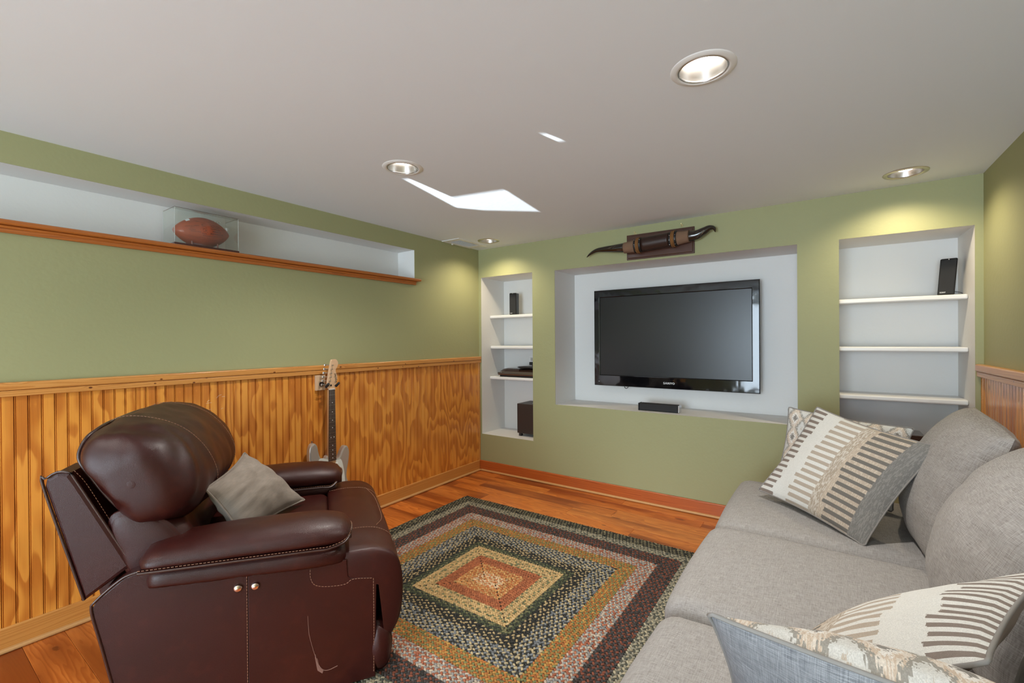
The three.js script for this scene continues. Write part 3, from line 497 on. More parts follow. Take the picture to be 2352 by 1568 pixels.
// ------------------------------------------------------------------ football in its case on the sill
{
  const y = 1.7645, zc = 2.335, xc = -0.085;
  const o = thing('display_case', 'clear acrylic display case on a dark wooden base', 'display case', [xc, y, zc]);
  mesh('wooden_base', rbox(-0.078, 0.085, 0, 0.016, -0.158, 0.158, 0.003), phys(new THREE.Color().setRGB(0.07, 0.016, 0.01), 0.25, { clearcoat: 0.6 }), o);
  const ac = phys(new THREE.Color().setRGB(0.97, 0.985, 0.97), 0.02, { transmission: 1, thickness: 0, ior: 1.49 }), t = 0.0025, hgt = 0.2;
  for (const [a, b, c, d, e, f] of [[-0.075, 0.08, hgt - t, hgt, -0.154, 0.154], [0.08 - t, 0.08, 0.0165, hgt - t, -0.154, 0.154], [-0.075, -0.075 + t, 0.0165, hgt - t, -0.154, 0.154], [-0.072, 0.077, 0.0165, hgt - t, 0.154 - t, 0.154], [-0.072, 0.077, 0.0165, hgt - t, -0.154, -0.154 + t]]) mesh('acrylic_panel', box(a, b, c, d, e, f), ac, o);
  const edge = std(0x6a5a4e, 0.3); mesh('panel_edge', [box(0.0795, 0.081, hgt - 0.0015, hgt + 0.0005, -0.154, 0.154), box(-0.075, 0.081, hgt - 0.0015, hgt + 0.0005, 0.1535, 0.155), box(-0.075, 0.081, hgt - 0.0015, hgt + 0.0005, -0.155, -0.1535)], edge, o);
  const jm = std(0xc9cfcb, 0.2); for (const [a, c] of [[0.0795, 0.1535], [0.0795, -0.155], [-0.0762, 0.1535], [-0.0762, -0.155]]) mesh('panel_joint', box(a, a + 0.0013, 0.017, hgt, c, c + 0.0015), jm, o);
  for (const [px, pz] of [[0.035, 0.06], [-0.035, 0.06], [0.035, -0.065], [-0.035, -0.065]]) mesh('peg', bar([px, 0.016, pz], [px, 0.047, pz], 0.004), std(new THREE.Color().setRGB(0.25, 0.09, 0.07), 0.3), o);
  // ball: long axis along z
  const b = thing('football', 'brown leather football covered in black signatures inside the clear case', 'football', [xc, y + 0.102, zc]);
  const ballTex = canvasTex(2048, 1024, (g, w, h) => { // u runs round the ball, v along it
    g.fillStyle = '#a24a26'; g.fillRect(0, 0, w, h);
    for (let i = 0; i < 16000; i++) { g.fillStyle = rnd() < 0.5 ? 'rgba(120,48,22,0.35)' : 'rgba(190,92,52,0.25)'; g.fillRect(rnd() * w, rnd() * h, 2, 2); }
    g.strokeStyle = '#56220f'; g.lineWidth = 5; for (const q of [0.15, 0.4, 0.65, 0.9]) { g.beginPath(); g.moveTo(q * w, 0); g.lineTo(q * w, h); g.stroke(); }
    const c = g; c.save(); c.translate(0.646 * w, 0.06 * h); c.rotate(Math.PI / 2); c.scale(0.88, 0.98); // ink: lines run along the ball
    c.fillStyle = '#1d1512'; const put = (s, x, y, px, a = 0, f = 'serif', st = 'italic') => { c.save(); c.translate(x, y); c.rotate(a); c.font = `${st} ${px}px ${f}`; c.fillText(s, 0, 0); c.restore(); };
    put('DANIEL HAND', 560, 170, 36, 0.03, 'sans-serif', 'bold'); put('2023 STATE', 575, 218, 36, 0.03, 'sans-serif', 'bold'); put('CHAMPIONS', 565, 268, 36, 0.03, 'sans-serif', 'bold');
    put('HAND 57', 600, 325, 50, 0.02, 'sans-serif', 'bold'); put('ROCKVILLE 20', 555, 380, 46, 0.02, 'sans-serif', 'bold');
    put('Bryce Hale', 110, 205, 46, 0.02); put('#77', 190, 255, 44, -0.03); put('Aidan', 160, 305, 42, 0.05); put('Dylan #30', 190, 352, 38, 0.05); put('Sam', 390, 385, 44, 0.05); put('Murtagh #38', 400, 430, 40, 0.03);
    put('Coach Wayne', 530, 115, 36, 0.02); put('Kenny Farrell', 640, 430, 34, 0); put('Tyler', 850, 170, 40, 1.0); put('A. Conner 50', 800, 190, 34, 1.0);
    c.strokeStyle = '#1d1512'; c.lineWidth = 4; for (let k = 0; k < 7; k++) { const x0 = 390 + k * 5, y0 = 110 + k * 34; c.beginPath(); c.moveTo(x0, y0); for (let j = 0; j < 9; j++) c.lineTo(x0 + j * 11, y0 + (hash(k * 9 + j, 5) - 0.5) * 38 + j * 3); c.stroke(); }
    for (let k = 0; k < 26; k++) { const x0 = 120 + hash(k, 3) * 760, y0 = k % 2 ? 40 + hash(k, 8) * 40 : 455 + hash(k, 9) * 40; c.lineWidth = 3; c.beginPath(); c.moveTo(x0, y0); for (let j = 0; j < 8; j++) c.lineTo(x0 + j * 9, y0 + (hash(k * 9 + j, 15) - 0.5) * 26); c.stroke(); }
    c.restore();
  });
  const n = 40, R = []; for (let i = 0; i <= n; i++) { const t = i / n, z = -0.14 + 0.28 * t, r = Math.max(0.0008, 0.083 * Math.pow(Math.max(0, 1 - Math.pow(Math.abs(2 * t - 1), 1.9)), 0.78)); R.push(Array.from({ length: 48 }, (_, k) => V(-r * Math.cos(k / 48 * 2 * Math.PI), -r * Math.sin(k / 48 * 2 * Math.PI), z))); }
  const g = loft(R), uv = g.attributes.uv; for (let i = 0, j = 0; j <= n; j++) for (let k = 0; k <= 48; k++, i++) uv.setXY(i, k / 48, j / n);
  const tilt = 0.06; mesh('leather_body', g.rotateX(tilt), phys(0xffffff, 0.45, { map: ballTex, bumpMap: grainBump, bumpScale: 0.0002, clearcoat: 0.15 }), b);
  const st = []; for (const t of [0.2]) { const p2 = [], ii = []; for (let j = 0; j <= 8; j++) for (let i = 0; i <= 2; i++) { const tt = t + 0.06 * i / 2, an = 0.93 + 0.5 * j / 8, r = 0.0835 * Math.pow(1 - Math.pow(Math.abs(2 * tt - 1), 1.9), 0.78) + 0.001; p2.push(r * Math.cos(an), r * Math.sin(an), 0.14 - 0.28 * tt); } for (let j = 0; j < 8; j++) for (let i = 0; i < 2; i++) { const a = j * 3 + i; ii.push(a, a + 1, a + 3, a + 1, a + 4, a + 3); } const q = new THREE.BufferGeometry(); q.setAttribute('position', new THREE.Float32BufferAttribute(p2, 3)); q.setIndex(ii); q.computeVertexNormals(); st.push(q.rotateX(tilt)); }
  mesh('white_stripe', st[0], std(0xd8dada, 0.5), b);
  const lace = []; for (let k = 0; k < 8; k++) { const z = -0.05 + 0.1 * k / 7 - 0.05; lace.push(new THREE.TorusGeometry(0.014, 0.002, 5, 12, Math.PI).translate(0, 0.0735 - Math.abs(z) * 0.1, z)); } mesh('laces', lace.map((q) => q.rotateZ(0.25).rotateX(tilt)), std(0xe6e6e2, 0.6), b);
}

// ------------------------------------------------------------------ guitar on its wall hanger
{
  const o = thing('electric_guitar', 'silver electric guitar with rosewood neck hanging on the panelled wall', 'guitar', [0.055, 0.306, 1.665]);
  // local axes: turned so that x runs to the viewer's right (-z of the room), z faces the room
  const turn = (g) => g.rotateY(Math.PI / 2);
  const silver = phys(new THREE.Color().setRGB(0.5, 0.49, 0.46), 0.28, { metalness: 0.55, clearcoat: 0.8, clearcoatRoughness: 0.12 });
  const outline = [[-0.028, 0.205], [-0.04, 0.188], [-0.058, 0.188], [-0.078, 0.205], [-0.09, 0.24], [-0.1, 0.285], [-0.12, 0.304], [-0.142, 0.29], [-0.152, 0.24], [-0.148, 0.17], [-0.125, 0.08], [-0.122, 0.02], [-0.15, -0.06], [-0.155, -0.12], [-0.11, -0.165], [0, -0.175], [0.11, -0.165], [0.158, -0.11], [0.152, -0.05], [0.118, 0.02], [0.116, 0.07], [0.13, 0.14], [0.135, 0.2], [0.122, 0.24], [0.1, 0.245], [0.08, 0.22], [0.062, 0.185], [0.045, 0.172], [0.03, 0.18], [0.02, 0.2]];
  mesh('body', turn(extrude(smoothShape(outline, 140), 0.044, 0.009, 10)), silver, o);
  mesh('pickguard', turn(extrude(smoothShape([[-0.02, 0.18], [-0.075, 0.2], [-0.1, 0.17], [-0.08, 0.05], [-0.06, -0.02], [0.02, -0.03], [0.08, -0.1], [0.11, -0.1], [0.1, -0.02], [0.09, 0.08], [0.07, 0.16], [0.04, 0.165]], 60), 0.002).translate(0, 0, 0.0445)), std(0xd9dcd6, 0.4), o);
  for (const y of [0.02, 0.08, 0.14]) mesh('pickup', turn(rbox(-0.042, 0.042, y - 0.009, y + 0.009, 0.046, 0.053, 0.006)), std(0xe4e4de, 0.4), o);
  mesh('bridge', turn(rbox(-0.04, 0.04, -0.03, 0.01, 0.046, 0.056, 0.003)), chrome, o);
  mesh('neck', turn(extrude(poly([[-0.0275, 0.14], [0.0275, 0.14], [0.021, 0.636], [-0.021, 0.636]]), 0.02, 0.004).translate(0, 0, 0.03)), phys(new THREE.Color().setRGB(0.62, 0.36, 0.18), 0.35), o);
  mesh('fretboard', turn(extrude(poly([[-0.0275, 0.17], [0.0275, 0.17], [0.0212, 0.636], [-0.0212, 0.636]]), 0.006, 0.001).translate(0, 0, 0.0495)), std(new THREE.Color().setRGB(0.055, 0.03, 0.022), 0.5), o);
  const fy = (n) => 0.638 - 0.648 * (1 - Math.pow(2, -n / 12)), hw = (y) => lerp(0.0272, 0.021, (y - 0.17) / 0.466);
  for (let n = 1; n <= 21; n++) mesh('fret', turn(box(-hw(fy(n)), hw(fy(n)), fy(n) - 0.0009, fy(n) + 0.0009, 0.0555, 0.0568)), chrome, o);
  for (const n of [3, 5, 7, 9, 12, 15, 17, 19, 21]) { const y = (fy(n) + fy(n - 1)) / 2; for (const x of n === 12 ? [-0.011, 0.011] : [0]) mesh('dot_inlay', turn(new THREE.CylinderGeometry(0.0032, 0.0032, 0.0006, 12).rotateX(Math.PI / 2).translate(x, y, 0.0557)), printWhite, o); }
  mesh('nut', turn(box(-0.0215, 0.0215, 0.636, 0.641, 0.05, 0.0585)), printWhite, o);
  const head = [[-0.021, 0.641], [0.021, 0.641], [0.026, 0.655], [0.04, 0.69], [0.043, 0.72], [0.034, 0.745], [0.032, 0.765], [0.045, 0.785], [0.05, 0.81], [0.036, 0.832], [0.01, 0.832], [-0.004, 0.815], [-0.03, 0.68]];
  mesh('headstock', turn(extrude(smoothShape(head, 80), 0.014, 0.002).translate(0, 0, 0.036)), phys(new THREE.Color().setRGB(0.66, 0.42, 0.25), 0.3, { clearcoat: 0.5 }), o);
  for (let k = 0; k < 6; k++) { const y = 0.668 + k * 0.0255, x = lerp(-0.021, 0.002, k / 5); const tn = mesh('tuner', [turn(new THREE.CylinderGeometry(0.004, 0.0045, 0.036, 12).rotateX(Math.PI / 2).translate(x, y, 0.045)), turn(bar([x, y, 0.031], [x - 0.034, y + 0.002, 0.031], 0.0035)), turn(rbox(x - 0.044, x - 0.031, y - 0.006, y + 0.01, 0.026, 0.036, 0.004))], chrome, o); }
  mesh('logo', turn(text('Squier', 0.0145, 0.0005).rotateZ(Math.PI / 2 + 0.1).translate(0.03, 0.71, 0.0502)), std(0x2a1c14, 0.6), o);
  for (let k = 0; k < 6; k++) mesh('string', turn(bar([(k - 2.5) * 0.0095, -0.01, 0.06], [(k - 2.5) * 0.0066, 0.64, 0.0592], 0.0006, 0.0006, 5)), chrome, o);
  mesh('strap_button', turn(bar([-0.125, 0.3, 0.022], [-0.125, 0.318, 0.022], 0.004, 0.006)), chrome, o); mesh('control_knob', turn(new THREE.CylinderGeometry(0.011, 0.012, 0.014, 16).rotateX(Math.PI / 2).translate(0.08, -0.02, 0.053)), printWhite, o);
  mesh('control_knob', turn(new THREE.CylinderGeometry(0.011, 0.012, 0.014, 16).rotateX(Math.PI / 2).translate(0.095, -0.06, 0.053)), printWhite, o);
  const h = thing('guitar_hanger', 'wall hanger with black padded yoke on a pale wooden block', 'hanger', [0.008, 0.99, 1.69]);
  mesh('block', rbox(0.0005, 0.02, -0.055, 0.045, -0.03, 0.036, 0.002), phys(new THREE.Color().setRGB(0.66, 0.45, 0.28), 0.5), h);
  mesh('stem', bar([0.02, -0.015, 0], [0.1, -0.02, -0.02], 0.006), black, h);
  mesh('flange', new THREE.CylinderGeometry(0.016, 0.016, 0.006, 20).rotateZ(Math.PI / 2).translate(0.023, -0.015, 0), black, h);
  for (const s of [-1, 1]) { mesh('yoke_arm', tube([[0.088, -0.02, -0.02], [0.09, -0.03, -0.02 + s * 0.02], [0.1, -0.02, -0.022 + s * 0.034], [0.125, -0.006, -0.022 + s * 0.036]], 0.005, 16), black, h); mesh('pad', bar([0.095, -0.028, -0.022 + s * 0.036], [0.126, -0.006, -0.022 + s * 0.038], 0.0085, 0.008), grille, h); }
}
// ------------------------------------------------------------------ braided rug
{
  const cx = 1.322, cz = 1.56, half = 0.905, dx = 0.025, P = 0.0212, rows = 43, o = thing('braided_rug', 'square braided rug with concentric bands of black, rust, gold and cream', 'rug', [cx, 0, cz]);
  mesh('underside', box(-half - dx, half + dx, 0.0008, 0.006, -half, half), std(0x2a251e, 0.95), o);
  const bands = [[0.088, ['2d2c24', '38362a', '877d60', '2d2c24', '302f27']], [0.153, ['8c8674', 'a89d82', '55554a', '98917c']], [0.242, ['3d2e28', '7c4430', '4a4341', '33302c']], [0.328, ['a9674a', '8f8c88', 'b8a794', '9c5a40']], [0.43, ['a97b3c', 'a5642f', '77774a', 'b58744']], [0.522, ['6d7073', '2f2f2b', 'b19f7b', '787a7a']], [0.596, ['282722', '2b2a25', 'a8926a', '24231f']], [0.642, ['41452f', '54583d', '30332a', '77724e']], [0.712, ['c8a877', 'c4a36e', 'bd9c68', '747350']], [0.776, ['a75f3a', 'ab653e', '9b5634', 'a75f3a']], [0.85, ['bf7f45', 'c99c63', 'b06a3c', 'c48a50']], [1.2, ['d0a06a', 'd7b48c', 'bb7444', 'd9bb96']]];
  const spots = [], cols = [];
  const lump = new THREE.IcosahedronGeometry(1, 1);
  for (let k = 0; k < rows; k++) {
    const off = (k + 0.5) * P, hx = half + dx - off, hz = half - off; if (hz < 0.002) break;
    const pal = bands.find((b) => off < b[0] + 0.002)[1], strands = [0, 1, 2].map((q) => pal[(q + (k % (pal.length - 2))) % pal.length]), corners = [[-hx, -hz], [hx, -hz], [hx, hz], [-hx, hz]];
    let m = Math.floor(rnd() * 9);
    for (let s = 0; s < 4; s++) {
      const a = corners[s], b = corners[(s + 1) % 4], L = Math.hypot(b[0] - a[0], b[1] - a[1]), n = Math.max(2, Math.round(L / 0.0145)), ux = (b[0] - a[0]) / L, uz = (b[1] - a[1]) / L;
      for (let i = 0; i < n; i++) for (const side of [-1, 1]) {
        m++; const t = (i + (side > 0 ? 0.5 : 0)) / n * L, px = a[0] + ux * t - uz * side * P * 0.235, pz = a[1] + uz * t + ux * side * P * 0.235;
        spots.push([px, rr(0.0072, 0.0084), pz, Math.atan2(-uz, ux) + side * 0.62 + rr(-0.12, 0.12), rr(0.92, 1.1)]);
        const c = new THREE.Color('#' + (rnd() < 0.12 ? pal[Math.floor(rnd() * pal.length)] : strands[(i + (side > 0 ? 2 : 0) + s) % 3])); c.multiplyScalar(rr(0.58, 0.92)); cols.push(c);
      }
    }
  }
  const im = new THREE.InstancedMesh(lump, std(0xffffff, 0.95), spots.length), M = new THREE.Matrix4(), Q = new THREE.Quaternion();
  spots.forEach(([x, y, z, a, s], i) => { M.compose(V(x, y, z), Q.setFromAxisAngle(V(0, 1, 0), a), V(0.0098 * s, 0.0052, 0.0056 * s)); im.setMatrixAt(i, M); im.setColorAt(i, cols[i]); });
  im.name = 'yarn_braids'; im.userData = { kind: 'stuff' }; im.castShadow = im.receiveShadow = true; o.add(im);
}
// ------------------------------------------------------------------ recliner
{
  const O = V(1.394, 0, 2.343), A = 32 * Math.PI / 180, c0 = -0.46, Rc = V(Math.cos(A), 0, Math.sin(A));
  const o = thing('recliner', 'dark brown leather recliner armchair with padded arms and headrest', 'armchair', O.clone().addScaledVector(Rc, c0).toArray(), -A);
  const P = (f, y, r) => V(r - c0, y, -f);                       // forward, up, right-of-sitter measured from the right side panel
  const side = (pts, r0, r1, bev = 0.008) => boxUV(extrude(poly(pts), Math.abs(r1 - r0), bev, 6).rotateY(Math.PI / 2).translate(Math.min(r0, r1) - c0, 0, 0));
  const softRoll = (prof, r0, r1, opt = {}) => { // loft a closed (f,y) profile along r with rounded ends
    const n = opt.n ?? 26, m = opt.m ?? 64, cf = prof.reduce((s, p) => s + p[0], 0) / prof.length, cy = prof.reduce((s, p) => s + p[1], 0) / prof.length, ex = opt.ex ?? 5, mn = opt.min ?? 0.7, R = [];
    for (let i = 0; i <= n; i++) {
      const t = 0.5 - 0.5 * Math.cos(Math.PI * i / n), u = Math.abs(2 * t - 1), sc = mn + (1 - mn) * Math.pow(1 - Math.pow(u, ex), 1 / ex), r = lerp(r0, r1, t);
      R.push(ringOf(prof, m, (f, y) => { const ff = cf + (f - cf) * sc, yy = cy + (y - cy) * sc; const w = (opt.wr ?? 0.004) * ((fbm(ff * 14 + 3, r * 9, 3) - 0.5) * 2 + 0.8 * Math.sin(r * 60 + 30 * yy + 6 * vn(ff * 9, r * 7)) * Math.pow(u, 3)); const d = V(f - cf, y - cy, 0).normalize(); return P(ff + d.x * w, yy + d.y * w - (opt.droop ?? 0) * u * u * u, r); }));
    }
    const dome = (ring, r, dir) => { const out = [], cc = ring.reduce((s, p) => s.add(p), V(0, 0, 0)).multiplyScalar(1 / ring.length); for (let k = 1; k <= 7; k++) { const a = k / 7 * Math.PI / 2; out.push(ring.map((p) => p.clone().lerp(cc, 1 - Math.max(0.02, Math.cos(a))).add(V(dir * (opt.dome ?? 0.03) * Math.sin(a), 0, 0)))); } return out; };
    const sgn = Math.sign(r1 - r0);
    return faceUV(loft([...dome(R[0], r0, -sgn).reverse(), ...R, ...dome(R[n], r1, sgn)]));
  };
  const panel = [[-0.72, 0.02], [0.0, 0.02], [0.007, 0.375], [-0.006, 0.392], [-0.084, 0.402], [-0.092, 0.41], [-0.096, 0.47], [-0.215, 0.495], [-0.7, 0.552], [-0.735, 0.54], [-0.8, 0.487], [-0.813, 0.462], [-0.766, 0.231]];
  const cut = (pts, a, b) => pts.map(([f, y]) => [f, y]);
  // near side in two leather panels with a vertical seam between
  const rearHalf = [[-0.72, 0.02], [-0.407, 0.02], [-0.407, 0.517], [-0.7, 0.552], [-0.735, 0.54], [-0.8, 0.487], [-0.813, 0.462], [-0.766, 0.231]], frontHalf = [[-0.407, 0.02], [0, 0.02], [0.007, 0.375], [-0.006, 0.392], [-0.084, 0.402], [-0.092, 0.41], [-0.096, 0.47], [-0.215, 0.495], [-0.407, 0.517]];
  for (const [r0, r1] of [[-0.1, 0], [-0.92, -0.82]]) { mesh('side_panel', side(rearHalf, r0, r1, 0.003), leather, o); mesh('side_panel', side(frontHalf, r0, r1, 0.003), leather, o); }
  mesh('underframe', [side([[-0.7, 0.05], [0.0, 0.05], [0.0, 0.33], [-0.7, 0.42]], -0.83, -0.09, 0), ...[[-0.68, -0.06], [-0.04, -0.06], [-0.68, -0.86], [-0.04, -0.86]].map(([f, r]) => { const p = P(f, 0, r); return new THREE.CylinderGeometry(0.02, 0.02, 0.01, 12).translate(p.x, 0.017, p.z); })].map((g) => { if (!g.attributes.uv) boxUV(g); return g; }), leather, o);
  mesh('hinge_cover', side([[-0.78, 0.3], [-0.70, 0.3], [-0.69, 0.56], [-0.8, 0.49]], -0.83, -0.075, 0), leather, o);
  for (const [f, y] of [[-0.435, 0.445], [-0.385, 0.441]]) mesh('release_button', (() => { const p = P(f, y, 0.004); return new THREE.LatheGeometry([[0, 0.006], [0.008, 0.0045], [0.0125, 0.001], [0.0125, -0.003]].map((q) => new THREE.Vector2(...q)), 24).rotateZ(-Math.PI / 2).translate(p.x, p.y, p.z); })(), std(new THREE.Color().setRGB(0.78, 0.66, 0.6), 0.15, { metalness: 1 }), o);
  mesh('scuff_mark', [tube([P(-0.225, 0.30, 0.0008), P(-0.222, 0.24, 0.0008), P(-0.212, 0.19, 0.0008), P(-0.203, 0.155, 0.0008), P(-0.192, 0.115, 0.0008)], 0.0009, 24), tube([P(-0.203, 0.16, 0.0008), P(-0.196, 0.13, 0.0008), P(-0.18, 0.1, 0.0008), P(-0.16, 0.092, 0.0008), P(-0.13, 0.098, 0.0008)], 0.0012, 24), extrude(poly([[-0.204, 0.15], [-0.196, 0.142], [-0.188, 0.108], [-0.176, 0.098], [-0.18, 0.085], [-0.196, 0.1]]), 0.0006).rotateY(Math.PI / 2).translate(-c0, 0, 0)], std(new THREE.Color().setRGB(0.2, 0.1, 0.075), 0.9), o);
  // arms: padded top over a rolled skirt
  for (const sgn of [0, 1]) {
    const mir = (r) => (sgn ? -0.92 - r : r);
    const pad = (fA, fB, bot, top, rIn, rOut, ex, inn) => { const R = [], n = 34; for (let i = 0; i <= n; i++) { const t = i / n, f = lerp(fA, fB, t), e = t > 0.72 ? Math.pow(1 - Math.pow((t - 0.72) / 0.28, 2.4), 1 / 2.4) : 1, e0 = t < 0.12 ? Math.pow(1 - Math.pow((0.12 - t) / 0.12, 3), 1 / 3) : 1, k = Math.max(0.04, Math.min(e, e0)); const b = bot(f), tp = top(f), cr = (rIn + rOut) / 2, hw = (rOut - rIn) / 2 * (0.55 + 0.45 * k), cy = b + (tp - b) * 0.3; const ring = []; for (let j = 0; j < 36; j++) { const a = j / 36 * 2 * Math.PI, ca = Math.cos(a), sa = Math.sin(a), q = Math.pow(Math.pow(Math.abs(ca), ex) + Math.pow(Math.abs(sa), ex), -1 / ex); const y = sa > 0 ? cy + sa * q * (tp - cy) * (0.25 + 0.75 * k) : cy + sa * q * (cy - b) * (1 + (inn ? 1.1 * Math.max(0, -ca) : 0)); ring.push(P(f, y + 0.0025 * (fbm(f * 16 + sgn * 5, a * 2.2, 3) - 0.5) * 2, mir(cr + ca * q * hw))); } R.push(sgn ? ring.reverse() : ring); } return faceUV(loft(R)); };
    mesh('arm_pad', pad(-0.7, -0.078, (f) => lerp(0.56, 0.532, (f + 0.7) / 0.62), (f) => 0.617 + 0.012 * Math.sin((f + 0.7) * 5), -0.195, 0.042, 2.4, true), leather, o);
    mesh('arm_skirt', pad(-0.685, -0.098, (f) => lerp(0.497, 0.455, (f + 0.7) / 0.62), (f) => lerp(0.57, 0.54, (f + 0.7) / 0.62), -0.165, 0.03, 3), leather, o);
    const seam = []; for (let i = 0; i <= 20; i++) { const t = i / 20, f = lerp(-0.69, -0.16, t); seam.push(P(f, lerp(0.563, 0.538, t), mir(0.0405))); } seam.push(P(-0.11, 0.545, mir(0.028)), P(-0.088, 0.555, mir(0.005)), P(-0.078, 0.565, mir(-0.03)), P(-0.075, 0.57, mir(-0.07)), P(-0.078, 0.56, mir(-0.11)), P(-0.09, 0.548, mir(-0.15)));
    for (let i = 0; i <= 8; i++) seam.push(P(lerp(-0.13, -0.5, i / 8), lerp(0.522, 0.53, i / 8), mir(-0.19)));
    mesh('piping', tube(seam, 0.0042, 160, false, 7), pipingLeather, o);
    mesh('stitching', stitches(seam.map((p) => p.clone().add(V(0, 0.008, 0)))), threadMat, o);
  }
  // seat, footrest, front
  mesh('seat', (() => { const g = softBox(-0.3, 0.3, 0.33, 0.492, 0.14, 0.66, 0.045, { crown: 0.014, noise: 0.005 }); return g; })(), leather, o);
  const foot = [[-0.148, 0.49], [-0.12, 0.502], [-0.05, 0.503], [0.03, 0.492], [0.082, 0.455], [0.104, 0.39], [0.106, 0.31], [0.09, 0.22], [0.06, 0.165], [0.042, 0.16], [0.035, 0.18], [0.045, 0.28], [0.04, 0.36], [0.015, 0.405], [-0.04, 0.425], [-0.1, 0.43], [-0.14, 0.44]];
  mesh('footrest', softRoll(foot, -0.012, -0.908, { ex: 12, min: 0.93, droop: 0.012, wr: 0.002, m: 90, dome: 0.012 }), leather, o);
  mesh('front_panel', softRoll([[0.0, 0.03], [0.045, 0.035], [0.062, 0.09], [0.066, 0.14], [0.05, 0.19], [0.0, 0.21], [-0.03, 0.12]], -0.02, -0.9, { ex: 10, min: 0.85, wr: 0.001 }), leather, o);
  const seatSeam = (r) => [[-0.14, 0.507], [-0.05, 0.512], [0.03, 0.5], [0.085, 0.462], [0.109, 0.39], [0.111, 0.31], [0.094, 0.215]].map(([f, y]) => P(f, y - 0.006, r));
  mesh('stitching', [...stitches(seatSeam(-0.19)), ...stitches(seatSeam(-0.73)), ...stitches([P(0.03, 0.502, -0.2), P(0.062, 0.486, -0.3), P(0.07, 0.479, -0.46), P(0.062, 0.486, -0.62), P(0.03, 0.502, -0.72)])], threadMat, o);
  mesh('stitching', [...stitches([[-0.11, 0.4], [-0.09, 0.47], [-0.02, 0.478], [0.04, 0.458], [0.075, 0.4], [0.08, 0.3], [0.068, 0.22], [0.05, 0.18]].map(([f, y]) => P(f, y - 0.005, -0.013)), 0.006), ...stitches([P(-0.409, 0.51, 0.0015), P(-0.409, 0.25, 0.0015), P(-0.409, 0.03, 0.0015)]), ...stitches([P(-0.004, 0.385, 0.001), P(-0.004, 0.2, 0.001), P(-0.006, 0.03, 0.001)]), ...stitches([P(-0.01, 0.387, 0.001), P(-0.08, 0.396, 0.001), P(-0.1, 0.385, 0.001), P(-0.2, 0.402, 0.001), P(-0.215, 0.43, 0.001), P(-0.215, 0.48, 0.001)])], threadMat, o);
  mesh('piping', tube([P(-0.7, 0.553, 0.0), P(-0.74, 0.54, 0.0), P(-0.8, 0.489, 0.0), P(-0.812, 0.46, 0.0), P(-0.79, 0.35, 0.0), P(-0.766, 0.231, 0.0), P(-0.74, 0.12, 0.0), P(-0.722, 0.03, 0.0)], 0.004, 60), pipingLeather, o);
  // back: shell with wings, lumbar cushion, headrest
  const wing = [[-0.855, 0.462], [-0.735, 0.547], [-0.868, 0.83], [-0.885, 0.862], [-0.915, 0.868], [-0.942, 0.85], [-0.946, 0.825]];
  mesh('back_wing', side(wing, -0.2, -0.07, 0.012), leather, o); mesh('back_wing', side(wing, -0.85, -0.72, 0.012), leather, o);
  mesh('back_shell', side([[-0.84, 0.3], [-0.77, 0.3], [-0.745, 0.54], [-0.86, 0.83], [-0.935, 0.83]], -0.73, -0.19, 0.01), leather, o);
  for (const r of [-0.071, -0.849]) { const w = [[-0.855, 0.465], [-0.946, 0.825], [-0.94, 0.85], [-0.915, 0.868], [-0.885, 0.861], [-0.868, 0.83], [-0.735, 0.55]].map(([f, y]) => P(f, y, r)); mesh('piping', tube(w, 0.004, 70), pipingLeather, o); }
  mesh('stitching', stitches([[-0.885, 0.866], [-0.862, 0.832], [-0.8, 0.7], [-0.73, 0.553]].map(([f, y]) => P(f + 0.004, y, -0.085))), threadMat, o);
  const head = [[-0.79, 0.72], [-0.86, 0.83], [-0.9, 0.905], [-0.885, 0.96], [-0.83, 0.995], [-0.745, 0.988], [-0.65, 0.945], [-0.575, 0.86], [-0.54, 0.76], [-0.568, 0.675], [-0.63, 0.64], [-0.7, 0.64], [-0.745, 0.668]];
  mesh('headrest', softRoll(head, -0.035, -0.885, { n: 64, m: 80, ex: 4, min: 0.02, wr: 0.010, dome: 0.001 }), leather, o);
  // seam of the headrest's front panel: down its near end, along the bottom edge, up its far end
  const hc = [head.reduce((q, p) => q + p[0], 0) / head.length, head.reduce((q, p) => q + p[1], 0) / head.length];
  const onHead = (f, y, r, grow = 0.004) => { const u = Math.abs((r + 0.46) / 0.425), sc = 0.02 + 0.98 * Math.pow(Math.max(0, 1 - Math.pow(u, 4)), 0.25), d = V(f - hc[0], y - hc[1], 0).normalize(); return P(hc[0] + (f - hc[0]) * sc + d.x * grow, hc[1] + (y - hc[1]) * sc + d.y * grow, r); };
  const edge = [[-0.86, 0.978, -0.7], [-0.86, 0.978, -0.55], [-0.86, 0.978, -0.4], [-0.86, 0.978, -0.28], [-0.865, 0.975, -0.2], [-0.885, 0.96, -0.14], [-0.9, 0.905, -0.115], [-0.86, 0.83, -0.105], [-0.8, 0.735, -0.105], [-0.745, 0.668, -0.115], [-0.7, 0.64, -0.15], [-0.65, 0.636, -0.2], [-0.61, 0.65, -0.3], [-0.6, 0.655, -0.46], [-0.61, 0.65, -0.62], [-0.65, 0.636, -0.72], [-0.7, 0.64, -0.78], [-0.745, 0.668, -0.82], [-0.8, 0.735, -0.835]];
  mesh('piping', tube(edge.map(([f, y, r]) => onHead(f, y, r)), 0.0055, 160, false, 7), pipingLeather, o);
  mesh('stitching', stitches(edge.map(([f, y, r], i) => onHead(f, y, r - (i > 4 && i < 11 ? 0.014 : 0), i < 5 ? 0.003 : 0.005).add(V(0, i > 10 ? 0.014 : i > 4 ? 0.004 : 0, i < 5 ? -0.012 : 0)))), threadMat, o);
  const arc = (r) => [[-0.885, 0.96], [-0.83, 0.995], [-0.745, 0.988], [-0.65, 0.945], [-0.575, 0.86], [-0.54, 0.76], [-0.555, 0.69]].map(([f, y]) => onHead(f, y, r, 0.0035));
